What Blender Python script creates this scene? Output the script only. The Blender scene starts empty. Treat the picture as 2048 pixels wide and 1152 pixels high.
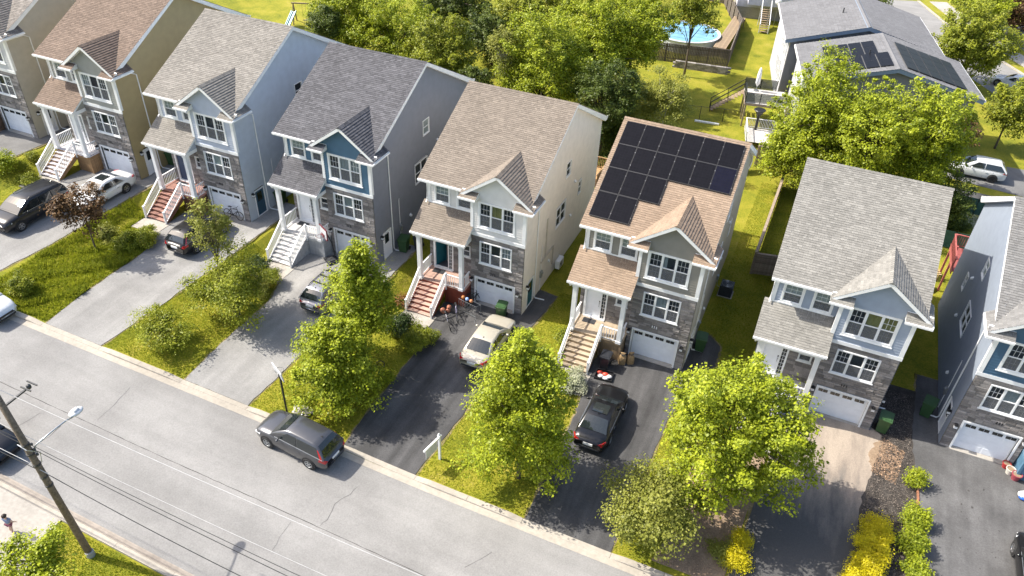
import bpy, bmesh, math, random
import numpy as np
from mathutils import Vector, Matrix, Quaternion
R_=math.radians
sc=bpy.context.scene
col=sc.collection
# ------------------------------------------------------------------ camera, sky, sun, exposure
CAMP=Vector((3.46064,-35.73003,31.58935))
YAW,PITCH,ROLL,FPX=-0.389483,0.647228,0.045904,1548.543
def cam_axes():
    cy,sy,cp,sp=math.cos(YAW),math.sin(YAW),math.cos(PITCH),math.sin(PITCH)
    f=Vector((sy*cp,cy*cp,-sp)); r=Vector((cy,-sy,0)); u=r.cross(f)
    cr,sr=math.cos(ROLL),math.sin(ROLL)
    return r*cr+u*sr, u*cr-r*sr, f
CR,CU,CF=cam_axes()
cd=bpy.data.cameras.new('camera'); cam=bpy.data.objects.new('camera',cd); col.objects.link(cam)
M=Matrix((CR,CU,-CF)).transposed().to_4x4(); M.translation=CAMP; cam.matrix_world=M
cd.sensor_width=36; cd.lens=36*FPX/2048; cd.clip_start=.5; cd.clip_end=2000
sc.camera=cam
SUN_EL,SUN_AZ=R_(48.3),R_(9.0)          # shadows run along +X turned SUN_AZ towards +Y
w=bpy.data.worlds.new('World'); sc.world=w; w.use_nodes=True
nt=w.node_tree; nt.nodes.clear()
sky=nt.nodes.new('ShaderNodeTexSky'); sky.sky_type='NISHITA'; sky.sun_disc=False
sky.sun_elevation=SUN_EL; sky.sun_rotation=R_(270)-SUN_AZ; sky.dust_density=3.0; sky.air_density=1.0; sky.ozone_density=.6
bg=nt.nodes.new('ShaderNodeBackground'); bg.inputs['Strength'].default_value=.128
wo=nt.nodes.new('ShaderNodeOutputWorld')
nt.links.new(sky.outputs[0],bg.inputs[0]); nt.links.new(bg.outputs[0],wo.inputs[0])
sl=bpy.data.lights.new('sun','SUN'); sl.energy=3.6; sl.angle=R_(.53); sl.color=(1,.94,.83)
sun=bpy.data.objects.new('sun',sl); col.objects.link(sun)
sd=Vector((math.cos(SUN_EL)*math.cos(SUN_AZ),math.cos(SUN_EL)*math.sin(SUN_AZ),-math.sin(SUN_EL)))
sun.rotation_euler=sd.to_track_quat('-Z','Y').to_euler(); sun.location=(-40,-10,60)
vs=sc.view_settings; vs.view_transform='Standard'; vs.look='None'; vs.gamma=1; vs.exposure=1.17
vs.use_curve_mapping=False
# ------------------------------------------------------------------ helpers
LV=[(-59.3,-50.9,2.95),(-48.6,-40.1,2.24),(-38.6,-30.0,1.43),(-28.4,-19.9,.72),(-18.0,900,-.02)]
def G(x,y):
    """height of the ground: the street rises evenly to the left, each plot is a level terrace"""
    x=max(x,-75.); t=(-11-x)/1.5; lin=.072*1.5*(math.log1p(math.exp(t)) if t<30 else t)
    w_=min(1,max(0,(y+11.5)/6.5)); w_=w_*w_*(3-2*w_)
    if w_==0: return lin
    T=2.95+.072*(-59.3-x) if x<-59.3 else None
    for k,(a,c,z) in enumerate(LV):
        if a<=x<=c: T=z
        elif T is None and k+1<len(LV) and c<x<LV[k+1][0]: q=(x-c)/(LV[k+1][0]-c); q=q*q*(3-2*q); T=z+(LV[k+1][2]-z)*q
    return lin*(1-w_)+T*w_
def at(px,py,y=None,z=None,x=None,h=0.):
    """point of the place seen at a pixel of the 2048 px photograph, on a given plane"""
    d=CR*((px-1024)/FPX)+CU*(-(py-576)/FPX)+CF
    if y is not None: t=(y-CAMP.y)/d.y
    elif x is not None: t=(x-CAMP.x)/d.x
    elif z is not None: t=(z-CAMP.z)/d.z
    else:
        zz=0.
        for _ in range(25):
            t=(zz+h-CAMP.z)/d.z; q_=CAMP+d*t; zz=G(q_.x,q_.y)
    return CAMP+d*t
class MB:
    def __init__(s): s.v=[]; s.f=[]
    def poly(s,*p):
        n=len(s.v); s.v+=[tuple(q) for q in p]; s.f.append(tuple(range(n,n+len(p))))
    def box(s,x0,x1,y0,y1,z0,z1):
        n=len(s.v)
        s.v+=[(x0,y0,z0),(x1,y0,z0),(x1,y1,z0),(x0,y1,z0),(x0,y0,z1),(x1,y0,z1),(x1,y1,z1),(x0,y1,z1)]
        for q in ((3,2,1,0),(4,5,6,7),(0,1,5,4),(1,2,6,5),(2,3,7,6),(3,0,4,7)): s.f.append(tuple(n+i for i in q))
    def obox(s,m,sx,sy,sz):
        n=len(s.v)
        for a in ((-1,-1,-1),(1,-1,-1),(1,1,-1),(-1,1,-1),(-1,-1,1),(1,-1,1),(1,1,1),(-1,1,1)):
            s.v.append(tuple(m@Vector((a[0]*sx/2,a[1]*sy/2,a[2]*sz/2))))
        for q in ((3,2,1,0),(4,5,6,7),(0,1,5,4),(1,2,6,5),(2,3,7,6),(3,0,4,7)): s.f.append(tuple(n+i for i in q))
    def beam(s,a,b,wd,ht,up=(0,0,1)):
        a,b=Vector(a),Vector(b); d=(b-a); L=d.length; d.normalize(); u=Vector(up); r=d.cross(u)
        if r.length<1e-4: r=Vector((1,0,0))
        r.normalize(); u=r.cross(d)
        m=Matrix((d,r,u)).transposed().to_4x4(); m.translation=(a+b)/2; s.obox(m,L,wd,ht)
    def prism(s,pts,vec):
        """closed solid from a planar loop pushed along vec"""
        n=len(s.v); k=len(pts); vec=Vector(vec)
        s.v+=[tuple(p) for p in pts]+[tuple(Vector(p)+vec) for p in pts]
        s.f.append(tuple(range(n+k-1,n-1,-1))); s.f.append(tuple(range(n+k,n+2*k)))
        for i in range(k): j=(i+1)%k; s.f.append((n+i,n+j,n+k+j,n+k+i))
    def tube(s,pts,r,k=6,cap=True):
        pts=[Vector(p) for p in pts]; n0=len(s.v); m=len(pts)
        if not isinstance(r,(list,tuple)): r=[r]*m
        ref=Vector((0,0,1))
        for i,p in enumerate(pts):
            d=(pts[min(i+1,m-1)]-pts[max(i-1,0)]).normalized()
            a=d.cross(ref)
            if a.length<.05: a=d.cross(Vector((0,1,0)))
            a.normalize(); b=a.cross(d)
            for q in range(k):
                t=2*math.pi*q/k; s.v.append(tuple(p+(a*math.cos(t)+b*math.sin(t))*r[i]))
        for i in range(m-1):
            for q in range(k):
                s.f.append((n0+i*k+q,n0+i*k+(q+1)%k,n0+(i+1)*k+(q+1)%k,n0+(i+1)*k+q))
        if cap:
            s.f.append(tuple(n0+q for q in range(k))[::-1]); s.f.append(tuple(n0+(m-1)*k+q for q in range(k)))
    def lathe(s,prof,c=(0,0,0),k=16,axis='z'):
        n0=len(s.v); m=len(prof)
        for r,h in prof:
            for q in range(k):
                t=2*math.pi*q/k; a,b=r*math.cos(t),r*math.sin(t)
                p={'z':(a,b,h),'y':(a,h,b),'x':(h,a,b)}[axis]; s.v.append((c[0]+p[0],c[1]+p[1],c[2]+p[2]))
        for i in range(m-1):
            for q in range(k): s.f.append((n0+i*k+q,n0+i*k+(q+1)%k,n0+(i+1)*k+(q+1)%k,n0+(i+1)*k+q))
        s.f.append(tuple(n0+q for q in range(k))[::-1]); s.f.append(tuple(n0+(m-1)*k+q for q in range(k)))
    def ball(s,c,r,k=8,sq=(1,1,1)):
        n0=len(s.v); h=k//2+1
        for i in range(h+1):
            a=math.pi*i/h
            for q in range(k):
                t=2*math.pi*q/k; s.v.append((c[0]+r*sq[0]*math.sin(a)*math.cos(t),c[1]+r*sq[1]*math.sin(a)*math.sin(t),c[2]+r*sq[2]*math.cos(a)))
        for i in range(h):
            for q in range(k): s.f.append((n0+i*k+q,n0+i*k+(q+1)%k,n0+(i+1)*k+(q+1)%k,n0+(i+1)*k+q))
    def mesh(s,name,smooth=False,fix=True):
        me=bpy.data.meshes.new(name); me.from_pydata(s.v,[],s.f)
        if smooth: me.polygons.foreach_set('use_smooth',[True]*len(me.polygons))
        me.update(); return me
def setp(o,label=None,category=None,group=None,kind=None):
    if label: o['label']=label
    if category: o['category']=category
    if group: o['group']=group
    if kind: o['kind']=kind
    return o
def link(name,me,mat=None,parent=None,loc=None,rot=None,scale=None,**kw):
    o=bpy.data.objects.new(name,me); col.objects.link(o)
    if mat is not None and me is not None:
        if len(me.materials)==0: me.materials.append(mat)
        elif me.materials[0] is not mat:
            o.material_slots[0].link='OBJECT'; o.material_slots[0].material=mat
    if parent is not None: o.parent=parent
    if loc is not None: o.location=loc
    if rot is not None: o.rotation_euler=rot
    if scale is not None: o.scale=scale
    return setp(o,**kw)
def empty(name,loc=(0,0,0),rot=(0,0,0),scale=(1,1,1),**kw):
    o=bpy.data.objects.new(name,None); col.objects.link(o); o.empty_display_size=.3
    o.location=loc; o.rotation_euler=rot; o.scale=scale
    return setp(o,**kw)
CACHE={}
def P(name,key,fn,mat,parent=None,smooth=False,**kw):
    """mesh object; the mesh is built once for each key and shared"""
    if key not in CACHE:
        b=MB(); fn(b); CACHE[key]=b.mesh(name,smooth)
    return link(name,CACHE[key],mat,parent,**kw)
def B(name,fn,mat,parent=None,smooth=False,**kw):
    b=MB(); fn(b); return link(name,b.mesh(name,smooth),mat,parent,**kw)
def copy_tree(o,parent=None):
    c=o.copy(); col.objects.link(c); c.parent=parent
    for ch in list(o.children): copy_tree(ch,c)
    return c
# ------------------------------------------------------------------ materials
def new_mat(name):
    m=bpy.data.materials.new(name); m.use_nodes=True; n=m.node_tree.nodes; l=m.node_tree.links
    b=n['Principled BSDF']; return m,n,l,b
def ramp(n,stops):
    r=n.new('ShaderNodeValToRGB'); e=r.color_ramp.elements
    while len(e)<len(stops): e.new(.5)
    for k,(p,c) in enumerate(stops): e[k].position=p; e[k].color=(*c,1)
    return r
def mul(c,k): return tuple(min(1,x*k) for x in c)
def M_(name,c,rough=.7,metal=0,var=.12,scale=3.,bump=0,bscale=40.,spec=.5,coat=0,island=0,objrand=0,coord='Object',stain=0,streak=0,sdir=(1.5,.13,1)):
    """plain material: base colour with noise, random per piece, a little bump"""
    m,n,l,b=new_mat(name)
    b.inputs['Roughness'].default_value=rough; b.inputs['Metallic'].default_value=metal
    b.inputs['Specular IOR Level'].default_value=spec
    if coat: b.inputs['Coat Weight'].default_value=coat; b.inputs['Coat Roughness'].default_value=.05
    tc=n.new('ShaderNodeTexCoord')
    no=n.new('ShaderNodeTexNoise'); no.inputs['Scale'].default_value=scale; no.inputs['Detail'].default_value=5
    l.new(tc.outputs[coord],no.inputs['Vector'])
    r=ramp(n,[(.3,mul(c,1-var)),(.7,mul(c,1+var))]); l.new(no.outputs['Fac'],r.inputs[0])
    out=r.outputs[0]
    if island or objrand:
        src=n.new('ShaderNodeNewGeometry').outputs['Random Per Island'] if island else n.new('ShaderNodeObjectInfo').outputs['Random']
        k=island or objrand
        mr=n.new('ShaderNodeMapRange'); mr.inputs[3].default_value=1-k; mr.inputs[4].default_value=1+k; l.new(src,mr.inputs[0])
        mx=n.new('ShaderNodeVectorMath'); mx.operation='SCALE'; l.new(out,mx.inputs[0]); l.new(mr.outputs[0],mx.inputs['Scale']); out=mx.outputs[0]
    if stain:
        n2=n.new('ShaderNodeTexNoise'); n2.inputs['Scale'].default_value=.35; n2.inputs['Detail'].default_value=8; n2.inputs['Roughness'].default_value=.65
        l.new(tc.outputs[coord],n2.inputs['Vector'])
        mr=n.new('ShaderNodeMapRange'); mr.inputs[1].default_value=.35; mr.inputs[2].default_value=.65; mr.inputs[3].default_value=1-stain; mr.inputs[4].default_value=1+stain; l.new(n2.outputs['Fac'],mr.inputs[0])
        mx=n.new('ShaderNodeVectorMath'); mx.operation='SCALE'; l.new(out,mx.inputs[0]); l.new(mr.outputs[0],mx.inputs['Scale']); out=mx.outputs[0]
    if streak:
        mp=n.new('ShaderNodeMapping'); mp.inputs['Scale'].default_value=sdir; l.new(tc.outputs[coord],mp.inputs[0])
        n3=n.new('ShaderNodeTexNoise'); n3.inputs['Scale'].default_value=1; n3.inputs['Detail'].default_value=6; l.new(mp.outputs[0],n3.inputs['Vector'])
        mr=n.new('ShaderNodeMapRange'); mr.inputs[1].default_value=.35; mr.inputs[2].default_value=.68; mr.inputs[3].default_value=1-streak*.6; mr.inputs[4].default_value=1+streak; l.new(n3.outputs['Fac'],mr.inputs[0])
        mx=n.new('ShaderNodeVectorMath'); mx.operation='SCALE'; l.new(out,mx.inputs[0]); l.new(mr.outputs[0],mx.inputs['Scale']); out=mx.outputs[0]
    l.new(out,b.inputs['Base Color'])
    if bump:
        nb=n.new('ShaderNodeTexNoise'); nb.inputs['Scale'].default_value=bscale; nb.inputs['Detail'].default_value=3; l.new(tc.outputs[coord],nb.inputs['Vector'])
        bu=n.new('ShaderNodeBump'); bu.inputs['Strength'].default_value=bump; bu.inputs['Distance'].default_value=.02; l.new(nb.outputs['Fac'],bu.inputs['Height']); l.new(bu.outputs[0],b.inputs['Normal'])
    return m
def M_leaf(name,c1,c2,trans=.45,rough=.45):
    """leaf: two tones, random per leaf and by clump; light also passes through"""
    m,n,l,b=new_mat(name)
    ge=n.new('ShaderNodeNewGeometry'); tc=n.new('ShaderNodeTexCoord'); no=n.new('ShaderNodeTexNoise'); no.inputs['Scale'].default_value=1.1; no.inputs['Detail'].default_value=2
    l.new(tc.outputs['Object'],no.inputs['Vector'])
    ad=n.new('ShaderNodeMath'); ad.operation='MULTIPLY_ADD'; ad.inputs[1].default_value=.6; l.new(ge.outputs['Random Per Island'],ad.inputs[0])
    sb=n.new('ShaderNodeMath'); sb.operation='MULTIPLY_ADD'; sb.inputs[1].default_value=1.2; sb.inputs[2].default_value=-.38; l.new(no.outputs['Fac'],sb.inputs[0]); l.new(sb.outputs[0],ad.inputs[2])
    r=ramp(n,[(0,c1),(1,c2)]); l.new(ad.outputs[0],r.inputs[0])
    l.new(r.outputs[0],b.inputs['Base Color']); b.inputs['Roughness'].default_value=rough; b.inputs['Specular IOR Level'].default_value=.25
    tr=n.new('ShaderNodeBsdfTranslucent'); l.new(r.outputs[0],tr.inputs[0])
    mx=n.new('ShaderNodeMixShader'); mx.inputs[0].default_value=trans; l.new(b.outputs[0],mx.inputs[1]); l.new(tr.outputs[0],mx.inputs[2])
    l.new(mx.outputs[0],n['Material Output'].inputs[0]); return m
def M_glass(name,tint,op=.45,rough=.03,base=(.03,.04,.05)):
    """pane: part see-through, part mirror"""
    m,n,l,b=new_mat(name)
    t=n.new('ShaderNodeBsdfTransparent'); t.inputs[0].default_value=(*tint,1)
    b.inputs['Base Color'].default_value=(*base,1); b.inputs['Roughness'].default_value=rough; b.inputs['Specular IOR Level'].default_value=1.0
    mx=n.new('ShaderNodeMixShader'); mx.inputs[0].default_value=op; l.new(t.outputs[0],mx.inputs[1]); l.new(b.outputs[0],mx.inputs[2])
    l.new(mx.outputs[0],n['Material Output'].inputs[0]); return m
def M_shingle(name,c,var=.3):
    """asphalt shingle: every tab its own tone, with grit"""
    m,n,l,b=new_mat(name); ge=n.new('ShaderNodeNewGeometry'); tc=n.new('ShaderNodeTexCoord')
    r=ramp(n,[(0,mul(c,1-var)),(.45,mul(c,1-var*.25)),(.75,c),(1,mul(c,1+var*.7))]); l.new(ge.outputs['Random Per Island'],r.inputs[0])
    no=n.new('ShaderNodeTexNoise'); no.inputs['Scale'].default_value=28; no.inputs['Detail'].default_value=4; l.new(tc.outputs['Object'],no.inputs['Vector'])
    mr=n.new('ShaderNodeMapRange'); mr.inputs[1].default_value=.3; mr.inputs[2].default_value=.7; mr.inputs[3].default_value=.8; mr.inputs[4].default_value=1.2; l.new(no.outputs['Fac'],mr.inputs[0])
    n2=n.new('ShaderNodeTexNoise'); n2.inputs['Scale'].default_value=.5; n2.inputs['Detail'].default_value=5; l.new(tc.outputs['Object'],n2.inputs['Vector'])
    m2=n.new('ShaderNodeMapRange'); m2.inputs[1].default_value=.3; m2.inputs[2].default_value=.7; m2.inputs[3].default_value=.92; m2.inputs[4].default_value=1.08; l.new(n2.outputs['Fac'],m2.inputs[0])
    mm=n.new('ShaderNodeMath'); mm.operation='MULTIPLY'; l.new(mr.outputs[0],mm.inputs[0]); l.new(m2.outputs[0],mm.inputs[1])
    mx=n.new('ShaderNodeVectorMath'); mx.operation='SCALE'; l.new(r.outputs[0],mx.inputs[0]); l.new(mm.outputs[0],mx.inputs['Scale'])
    l.new(mx.outputs[0],b.inputs['Base Color']); b.inputs['Roughness'].default_value=.9; b.inputs['Specular IOR Level'].default_value=.2
    return m
def M_ground(name,stops,s1,s2,rough=.95,bump=.4,bs=30.):
    """ground: two scales of noise through a ramp of colours"""
    m,n,l,b=new_mat(name); tc=n.new('ShaderNodeTexCoord')
    a=n.new('ShaderNodeTexNoise'); a.inputs['Scale'].default_value=s1; a.inputs['Detail'].default_value=6; a.inputs['Roughness'].default_value=.6; l.new(tc.outputs['Object'],a.inputs['Vector'])
    c=n.new('ShaderNodeTexNoise'); c.inputs['Scale'].default_value=s2; c.inputs['Detail'].default_value=4; c.inputs['Roughness'].default_value=.7; l.new(tc.outputs['Object'],c.inputs['Vector'])
    ad=n.new('ShaderNodeMix'); ad.inputs[0].default_value=.5; l.new(a.outputs['Fac'],ad.inputs[2]); l.new(c.outputs['Fac'],ad.inputs[3])
    r=ramp(n,stops); l.new(ad.outputs[0],r.inputs[0]); l.new(r.outputs[0],b.inputs['Base Color'])
    b.inputs['Roughness'].default_value=rough; b.inputs['Specular IOR Level'].default_value=.2
    if bump:
        nb=n.new('ShaderNodeTexNoise'); nb.inputs['Scale'].default_value=bs; nb.inputs['Detail'].default_value=4; l.new(tc.outputs['Object'],nb.inputs['Vector'])
        bu=n.new('ShaderNodeBump'); bu.inputs['Strength'].default_value=bump; bu.inputs['Distance'].default_value=.05; l.new(nb.outputs['Fac'],bu.inputs['Height']); l.new(bu.outputs[0],b.inputs['Normal'])
    return m
m_white=M_('white_trim',(.82,.825,.83),.45,var=.04)
m_door=M_('white_door_paint',(.8,.82,.86),.5,var=.04)
m_mortar=M_('mortar',(.2,.19,.18),.9,var=.15,scale=20)
m_stone=M_('veneer_stone',(.235,.215,.205),.85,var=.3,scale=9,bump=.5,bscale=30,objrand=.42)
m_conc=M_('concrete',(.34,.315,.28),.9,var=.12,scale=6,bump=.15,stain=.12)
m_kerb=M_('kerb_concrete',(.36,.325,.275),.9,var=.1,scale=5,bump=.15,stain=.14)
m_gutter=M_('gutter_concrete',(.3,.26,.22),.9,var=.14,scale=4,bump=.15,stain=.15)
m_road=M_('old_asphalt',(.222,.217,.21),.92,var=.12,scale=14,bump=.2,bscale=60,stain=.12,streak=.1,sdir=(.07,1.1,1))
m_asph=M_('new_asphalt',(.06,.059,.06),.85,var=.22,scale=18,bump=.25,bscale=60,stain=.25,streak=.45)
m_asph2=M_('grey_asphalt',(.235,.23,.222),.9,var=.14,scale=14,bump=.2,bscale=60,stain=.15,streak=.14)
m_asph7=M_('blotched_asphalt',(.092,.091,.092),.9,var=.16,scale=14,bump=.2,bscale=60,stain=.3,streak=.22)
m_asph3=M_('mid_asphalt',(.135,.133,.132),.9,var=.14,scale=14,bump=.2,bscale=60,stain=.25)
m_crack=M_('crack_tar',(.045,.042,.04),.8,var=.3,scale=8)
m_lawn=M_ground('lawn',[(.34,(.085,.105,.012)),(.44,(.16,.175,.015)),(.52,(.235,.225,.02)),(.6,(.29,.255,.035)),(.7,(.34,.27,.1))],.5,9.)
m_grass=M_leaf('grass_blade',(.15,.2,.012),(.4,.42,.03),.4,.6)
m_weed=M_leaf('weed_leaf',(.15,.19,.014),(.36,.38,.035),.42,.6)
m_mulch=M_ground('mulch',[(.3,(.02,.018,.016)),(.55,(.07,.062,.056)),(.7,(.19,.17,.15))],2.,40.)
m_edge=M_ground('trodden_edge',[(.36,(.1,.1,.02)),(.5,(.2,.165,.07)),(.62,(.3,.24,.15))],1.5,12.)
m_dirt=M_ground('dirt',[(.3,(.16,.11,.075)),(.55,(.3,.22,.15)),(.7,(.42,.33,.25))],1.2,14.)
m_pane=M_glass('window_glass',(.9,.94,.95),.2)
m_screen=M_glass('insect_screen',(.8,.8,.8),.4,.9,(.2,.21,.23))
m_inner=M_('room_dark',(.13,.13,.14),.9)
m_curt=M_('curtain_cream',(.75,.76,.72),.9)
m_curtg=M_('curtain_olive',(.42,.38,.14),.9)
m_curtb=M_('curtain_grey',(.5,.53,.55),.9)
m_black=M_('black_metal',(.015,.015,.017),.45)
m_steel=M_('grey_metal',(.42,.44,.46),.35,.8)
m_dkgrey=M_('dark_grey_plastic',(.035,.037,.042),.5)
m_wood=M_('weathered_wood',(.27,.2,.13),.85,var=.25,scale=6,objrand=.12)
m_fence=M_('grey_fence_wood',(.3,.235,.18),.9,var=.25,scale=8,objrand=.2)
m_darkfence=M_('dark_fence_wood',(.12,.1,.085),.9,var=.35,scale=8,objrand=.25)
m_bark=M_('bark',(.11,.085,.065),.95,var=.35,scale=12,bump=.6,bscale=25)
m_birch=M_('birch_bark',(.5,.47,.42),.9,var=.3,scale=9)
m_green=M_('green_bin_plastic',(.035,.085,.03),.45,var=.08)
m_rubber=M_('tyre_rubber',(.018,.018,.019),.8)
m_alloy=M_('alloy_wheel',(.42,.42,.43),.35,.9)
m_cglass=M_('car_glass',(.015,.02,.022),.04,var=.05,spec=1.0)
m_red=M_('tail_light_red',(.45,.012,.015),.15,coat=.6,var=.05)
m_lamp=M_('head_light_clear',(.6,.62,.65),.12,coat=.6,var=.05)

def M_sandy():
    """dark drive with sand washed over its upper part"""
    m,n,l,b=new_mat('sandy_asphalt'); tc=n.new('ShaderNodeTexCoord'); sp=n.new('ShaderNodeSeparateXYZ'); l.new(tc.outputs['Object'],sp.inputs[0])
    mp=n.new('ShaderNodeMapping'); mp.inputs['Scale'].default_value=(1.3,.3,1); l.new(tc.outputs['Object'],mp.inputs[0])
    n1=n.new('ShaderNodeTexNoise'); n1.inputs['Scale'].default_value=.9; n1.inputs['Detail'].default_value=8; n1.inputs['Roughness'].default_value=.65; l.new(mp.outputs[0],n1.inputs['Vector'])
    mr=n.new('ShaderNodeMapRange'); mr.inputs[1].default_value=-10.5; mr.inputs[2].default_value=-2.6; mr.inputs[3].default_value=-.42; mr.inputs[4].default_value=.3; l.new(sp.outputs[1],mr.inputs[0])
    ad=n.new('ShaderNodeMath'); ad.operation='ADD'; l.new(n1.outputs['Fac'],ad.inputs[0]); l.new(mr.outputs[0],ad.inputs[1])
    r=ramp(n,[(.3,(.075,.073,.072)),(.52,(.15,.135,.12)),(.66,(.24,.2,.165)),(.85,(.34,.285,.23))]); l.new(ad.outputs[0],r.inputs[0])
    n2=n.new('ShaderNodeTexNoise'); n2.inputs['Scale'].default_value=22; n2.inputs['Detail'].default_value=4; l.new(tc.outputs['Object'],n2.inputs['Vector'])
    m2=n.new('ShaderNodeMapRange'); m2.inputs[1].default_value=.3; m2.inputs[2].default_value=.7; m2.inputs[3].default_value=.85; m2.inputs[4].default_value=1.15; l.new(n2.outputs['Fac'],m2.inputs[0])
    mx=n.new('ShaderNodeVectorMath'); mx.operation='SCALE'; l.new(r.outputs[0],mx.inputs[0]); l.new(m2.outputs[0],mx.inputs['Scale']); l.new(mx.outputs[0],b.inputs['Base Color']); b.inputs['Roughness'].default_value=.9
    return m
m_sand=M_sandy()
# ------------------------------------------------------------------ ground, road, pavements
XS=sorted(set([-400,-200,-120,-90,-75,-68]+[i*.8 for i in range(-78,-9)]+[-6,-4,-2,0,4,14,30,60,120,250,400]))
YS=[-12.5+i*.9 for i in range(10)]
def sheet(name,poly,mat,dz,kind=None,thick=.12,parent=None,jit=0,**kw):
    """flat paving that follows the ground, with a skirt"""
    bm=bmesh.new(); vs_=[bm.verts.new((p[0],p[1],0)) for p in poly]; bm.faces.new(vs_)
    if jit:
        rj=random.Random(int(abs(poly[0][0])*100)+7); bmesh.ops.subdivide_edges(bm,edges=[e for e in bm.edges if e.calc_length()>(1.2 if jit<.05 else .2)],cuts=14 if jit<.05 else 4)
        for v in bm.verts: v.co.x+=rj.gauss(0,jit); v.co.y+=rj.gauss(0,jit*.4)
    x0_,x1_=min(v.co.x for v in bm.verts),max(v.co.x for v in bm.verts)
    for x in XS:
        if x0_<x<x1_: bmesh.ops.bisect_plane(bm,geom=bm.verts[:]+bm.edges[:]+bm.faces[:],plane_co=(x,0,0),plane_no=(1,0,0))
    y0,y1=min(v.co.y for v in bm.verts),max(v.co.y for v in bm.verts)
    for y in YS:
        if y0<y<y1: bmesh.ops.bisect_plane(bm,geom=bm.verts[:]+bm.edges[:]+bm.faces[:],plane_co=(0,y,0),plane_no=(0,1,0))
    bmesh.ops.triangulate(bm,faces=bm.faces[:])
    for v in bm.verts: v.co.z=G(v.co.x,v.co.y)+dz
    if thick:
        ed=[e for e in bm.edges if e.is_boundary]
        r=bmesh.ops.extrude_edge_only(bm,edges=ed)
        for e in r['geom']:
            if isinstance(e,bmesh.types.BMVert): e.co.z-=thick
    bmesh.ops.recalc_face_normals(bm,faces=bm.faces[:])
    me=bpy.data.meshes.new(name); bm.to_mesh(me); bm.free()
    return link(name,me,mat,parent,kind=kind,**kw)
ST='structure'
def ground_mesh():
    b=MB(); ys=[-300,-120,-60,-40,-26]+YS+[0,20,45,90,180,400]
    for i in range(len(XS)-1):
        for j in range(len(ys)-1):
            a,c=XS[i],XS[i+1]; b.poly(*[(x,y,G(x,y)) for x,y in ((a,ys[j]),(c,ys[j]),(c,ys[j+1]),(a,ys[j+1]))])
    me=b.mesh('ground'); bm=bmesh.new(); bm.from_mesh(me); bmesh.ops.remove_doubles(bm,verts=bm.verts[:],dist=1e-4); bm.to_mesh(me); bm.free(); return me
link('ground',ground_mesh(),m_lawn,kind=ST)
def KY(x): return -13.78-.036*max(0,-14-x)       # front edge of the far kerb
XL,XR=-75,60
kx=[XL]+[XL+i*5 for i in range(1,27)]+[XR]
road=sheet('road',[(x,KY(x)-.68) for x in kx]+[(XR,-23.05),(XL,-23.05)],m_road,.012,ST,thick=0)
sheet('gutter',[(x,KY(x)-.32) for x in kx]+[(x,KY(x)-.68) for x in kx[::-1]],m_kerb,.02,ST)
drops=[(-34.6,-30.4),(-24.8,-20.5),(-14.7,-10.3),(-4.4,.1),(5.2,10.6),(13.3,19.2),(-45.5,-41.2)]
def khh(x):
    d=min([max(a-x,x-c,0) for a,c in drops]); t=min(1,d/.8); return .045+.085*t*t*(3-2*t)
def kerb(name,yf,sgn,xa,xb,dz,label=None):
    def f(b):
        n=max(2,int((xb-xa)/.4)+1); xs=[xa+(xb-xa)*i/n for i in range(n+1)]; pr=None
        for x in xs:
            q=khh(x) if sgn>0 else dz; y=yf(x); z=G(x,y); a=[(x,y,z-.1),(x,y,z+q-.03),(x,y+sgn*.03,z+q),(x,y+sgn*.3,z+q),(x,y+sgn*.3,z-.1)]
            if pr:
                for i in range(4): b.poly(pr[i],a[i],a[i+1],pr[i+1])
            else: b.poly(*a)
            pr=a
        b.poly(*pr[::-1])
    return B(name,f,m_kerb,None,kind=ST)
# far kerb: full height beside the lawns, dropped at each driveway, cut every 3 m or so
segs=[]; x=XL
for a,c in sorted(drops): segs.append((x,a,.13)); segs.append((a,c,.045)); x=c
segs.append((x,XR,.13))
for a,c,h in segs:
    n=max(1,round((c-a)/3.2))
    for i in range(n): kerb('kerb',lambda x:KY(x)-.32,1,a+(c-a)*i/n+.008,a+(c-a)*(i+1)/n-.008,h)
for a,c,h in [(XL,-27.6,.13),(-27.6,-23.4,.05),(-23.4,XR,.13)]:
    n=max(1,round((c-a)/3.2))
    for i in range(n): kerb('kerb',lambda x:-23.35,-1,a+(c-a)*i/n+.008,a+(c-a)*(i+1)/n-.008,h)
sheet('gutter',[(XL,-23.05),(XR,-23.05),(XR,-23.36),(XL,-23.36)],m_gutter,.02,ST)
sheet('pavement',[(XL,-25.6),(XL,-27.1),(XR,-27.1),(XR,-25.6)],m_conc,.05,ST)
sheet('driveway',[(-28.2,-35),(-28.2,-23.64),(-23.3,-23.64),(-23.3,-25.3),(-22.6,-35)],m_conc,.058,ST)
# driveways of the row
def drv(pts,mat,dz=.036):
    n=len(pts); ar=sum(pts[i][0]*pts[(i+1)%n][1]-pts[(i+1)%n][0]*pts[i][1] for i in range(n)); sg=1 if ar>0 else -1; q=[]
    for i in range(n):
        a,b_,c=Vector((*pts[i-1],0)),Vector((*pts[i],0)),Vector((*pts[(i+1)%n],0)); d=((b_-a).normalized()+(c-b_).normalized())
        d.normalize(); q.append((b_.x+d.y*sg*.14,max(b_.y-d.x*sg*.14,KY(b_.x)+.02)))
    sheet('soil_edge',q,m_edge,.008,ST,thick=0,jit=.045)
    return sheet('driveway',pts,mat,dz,ST,jit=.03)
d1=drv([(-46.2,KY(-46)-.02),(-40.9,KY(-41)-.02),(-40.2,-8),(-40.1,3.2),(-41.35,3.2),(-41.3,.35),(-46.4,.35),(-46.35,-2.8),(-46.1,-4.4)],m_asph2)
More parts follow.
